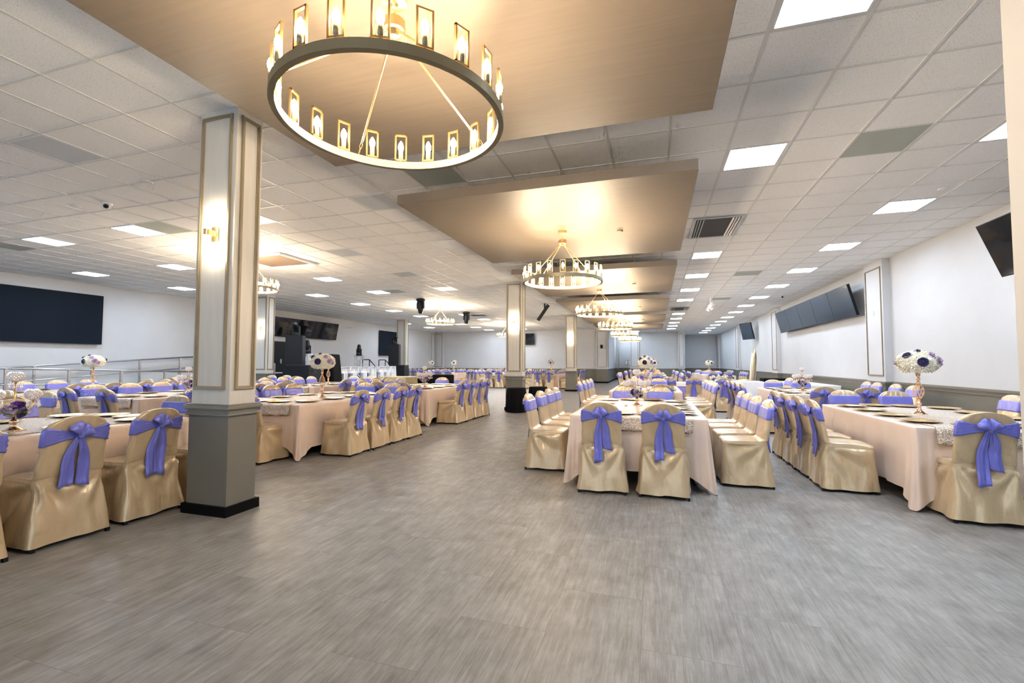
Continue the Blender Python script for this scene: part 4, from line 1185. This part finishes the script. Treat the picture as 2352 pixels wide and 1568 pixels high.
# marquee letters T T T A T T A ------------------------------------------------
def letter(ch, x, y, rz, label, wd=.5, h=1.17, dp=.16):
    t = empty('marquee_letter', (x, y, 0), rz, label, 'letter', 'white marquee letters')
    outl = MB(); bk_ = MB()
    if ch == 'T':
        P = [(-.10, 0), (.10, 0), (.10, h*.78), (wd/2, h*.78), (wd/2, h), (-wd/2, h), (-wd/2, h*.78), (-.10, h*.78)]
        bulbs = [(x_, h*.88) for x_ in (-.17, -.06, .06, .17)] + [(0, h*q) for q in (.15, .32, .49, .66)]
        loops = [P]
    else:
        P = [(-wd/2, 0), (-wd/2+.14, 0), (-.085, h*.30), (.085, h*.30), (wd/2-.14, 0), (wd/2, 0), (.13, h), (-.13, h)]
        bulbs = [(0, h*.9), (-.06, h*.72), (.06, h*.72), (-.10, h*.52), (.10, h*.52), (-.18, h*.12), (.18, h*.12), (0, h*.38)]
        loops = [P]
    # back plate + upstanding rim along the outline
    n = len(P)
    vs = [(p[0], dp*.5, p[1]) for p in P] + [(p[0], dp*.5-.02, p[1]) for p in P]
    fs = [tuple(range(n)), tuple(reversed(range(n, 2*n)))] + [(i, n+i, n+(i+1) % n, (i+1) % n) for i in range(n)]
    put('back_plate', MB().add(vs, fs), M['whitemetal'], t)
    rim = MB()
    for i in range(n):
        a = Vector((P[i][0], 0, P[i][1])); b = Vector((P[(i+1) % n][0], 0, P[(i+1) % n][1])); d = (b-a).normalized(); nn = Vector((-d.z, 0, d.x))*.006
        q = [a-nn, b-nn, b+nn, a+nn]
        rim.add([(v.x, -dp*.5, v.z) for v in q] + [(v.x, dp*.5, v.z) for v in q], [(3, 2, 1, 0), (4, 5, 6, 7), (0, 1, 5, 4), (1, 2, 6, 5), (2, 3, 7, 6), (3, 0, 4, 7)])
    put('rim', rim, M['whitemetal'], t)
    for (bx_, bz_) in bulbs:
        put('bulb', MB().ball((bx_, dp*.5-.045, bz_), .022, 10, 6), M['whiteplastic'], t, True)
LET = [('T', 15.63, 'first', .50), ('T', 16.22, 'second', .46), ('T', 16.93, 'third', .50), ('A', 17.56, 'fourth', .5), ('T', 18.22, 'fifth', .42), ('T', 18.70, 'sixth', .36), ('A', 19.2, 'seventh', .46)]
for (c, y, nm, wd) in LET:
    letter(c, -12.0, y, PI/2 - .12, 'white marquee letter %s, %s from left, before the stage' % (c, nm), wd)
# stair rails at the stage
def stair_rail(x, y, label):
    t = empty('stair_railing', (x, y, .45), 0, label, 'railing', 'black stage stair railings')
    m = MB()
    m.tube([(0, 0, 0), (0, 0, 1.05)], .025).tube([(.42, 0, 0), (.42, 0, 1.05)], .025).tube([(0, 0, 1.05), (.42, 0, 1.05)], .025).tube([(0, 0, .45), (.42, 0, .45)], .02).tube([(.42, 0, 1.05), (1.25, 0, .25)], .025)
    put('rail', m, M['dark'], t)
stair_rail(-14.97, 21.0, 'dark stair railing left, seen above the white letters')
stair_rail(-14.9, 22.4, 'dark stair railing right, beside the right speaker stack')
# wheelchair ramp with steel railings ---------------------------------------
rings = [[(XL, 4.0, 0), (-14.3, 4.0, 0), (-14.3, 4.0, .01), (XL, 4.0, .01)], [(XL, 12.9, 0), (-14.3, 12.9, 0), (-14.3, 12.9, .45), (XL, 12.9, .45)]]
struct('floor_ramp', MB().loft(rings), M['carpet'])
def ramp_rail(x, y0, z0, y1, z1, posts, label):
    t = empty('ramp_railing', (x, y0, 0), 0, label, 'railing', 'steel ramp railings')
    def zz(y): return z0 + (z1-z0)*(y-y0)/(y1-y0)
    put('top_rail', MB().tube([(0, 0, z0), (0, y1-y0, z1)], .024, 10), M['steel'], t, True)
    put('lower_rail', MB().tube([(0, 0, z0-.38), (0, y1-y0, z1-.38)], .018, 10), M['steel'], t, True)
    for k in range(posts):
        y = y0 + (y1-y0)*k/(posts-1); fl = max(.0, .45*(y-4.0)/8.9) if x < -14.2 and y < 12.9 else 0.0
        fl = min(fl, .45)
        put('post', MB().box(-.025, .025, y-y0-.025, y-y0+.025, fl, zz(y)-.01), M['steel'], t)
ramp_rail(-15.75, 5.2, 1.06, 13.0, 1.60, 7, 'rising steel railing along the left wall ramp')
ramp_rail(-14.35, 4.2, 1.28, 12.6, .98, 8, 'steel railing sloping down in front of the ramp')

# ------------------------------------------------------------------ light and look
W = bpy.data.worlds.new('world'); SC.world = W; W.use_nodes = True
W.node_tree.nodes['Background'].inputs['Color'].default_value = (.66, .82, 1, 1)
W.node_tree.nodes['Background'].inputs['Strength'].default_value = .7
vs = SC.view_settings
vs.view_transform = 'Standard'; vs.look = 'None'; vs.exposure = 1.92; vs.gamma = 1.0; vs.use_curve_mapping = False
SC.cycles.use_light_tree = True
SC.cycles.max_bounces = 6; SC.cycles.diffuse_bounces = 4; SC.cycles.glossy_bounces = 3; SC.cycles.transmission_bounces = 2
SC.cycles.use_adaptive_sampling = True; SC.cycles.adaptive_threshold = .07; SC.cycles.adaptive_min_samples = 12
SC.cycles.sample_clamp_indirect = 6.0
SC.cycles.caustics_reflective = False; SC.cycles.caustics_refractive = False
try:
    SC.cycles.use_denoising = True; SC.cycles.denoiser = 'OPENIMAGEDENOISE'
except Exception: pass
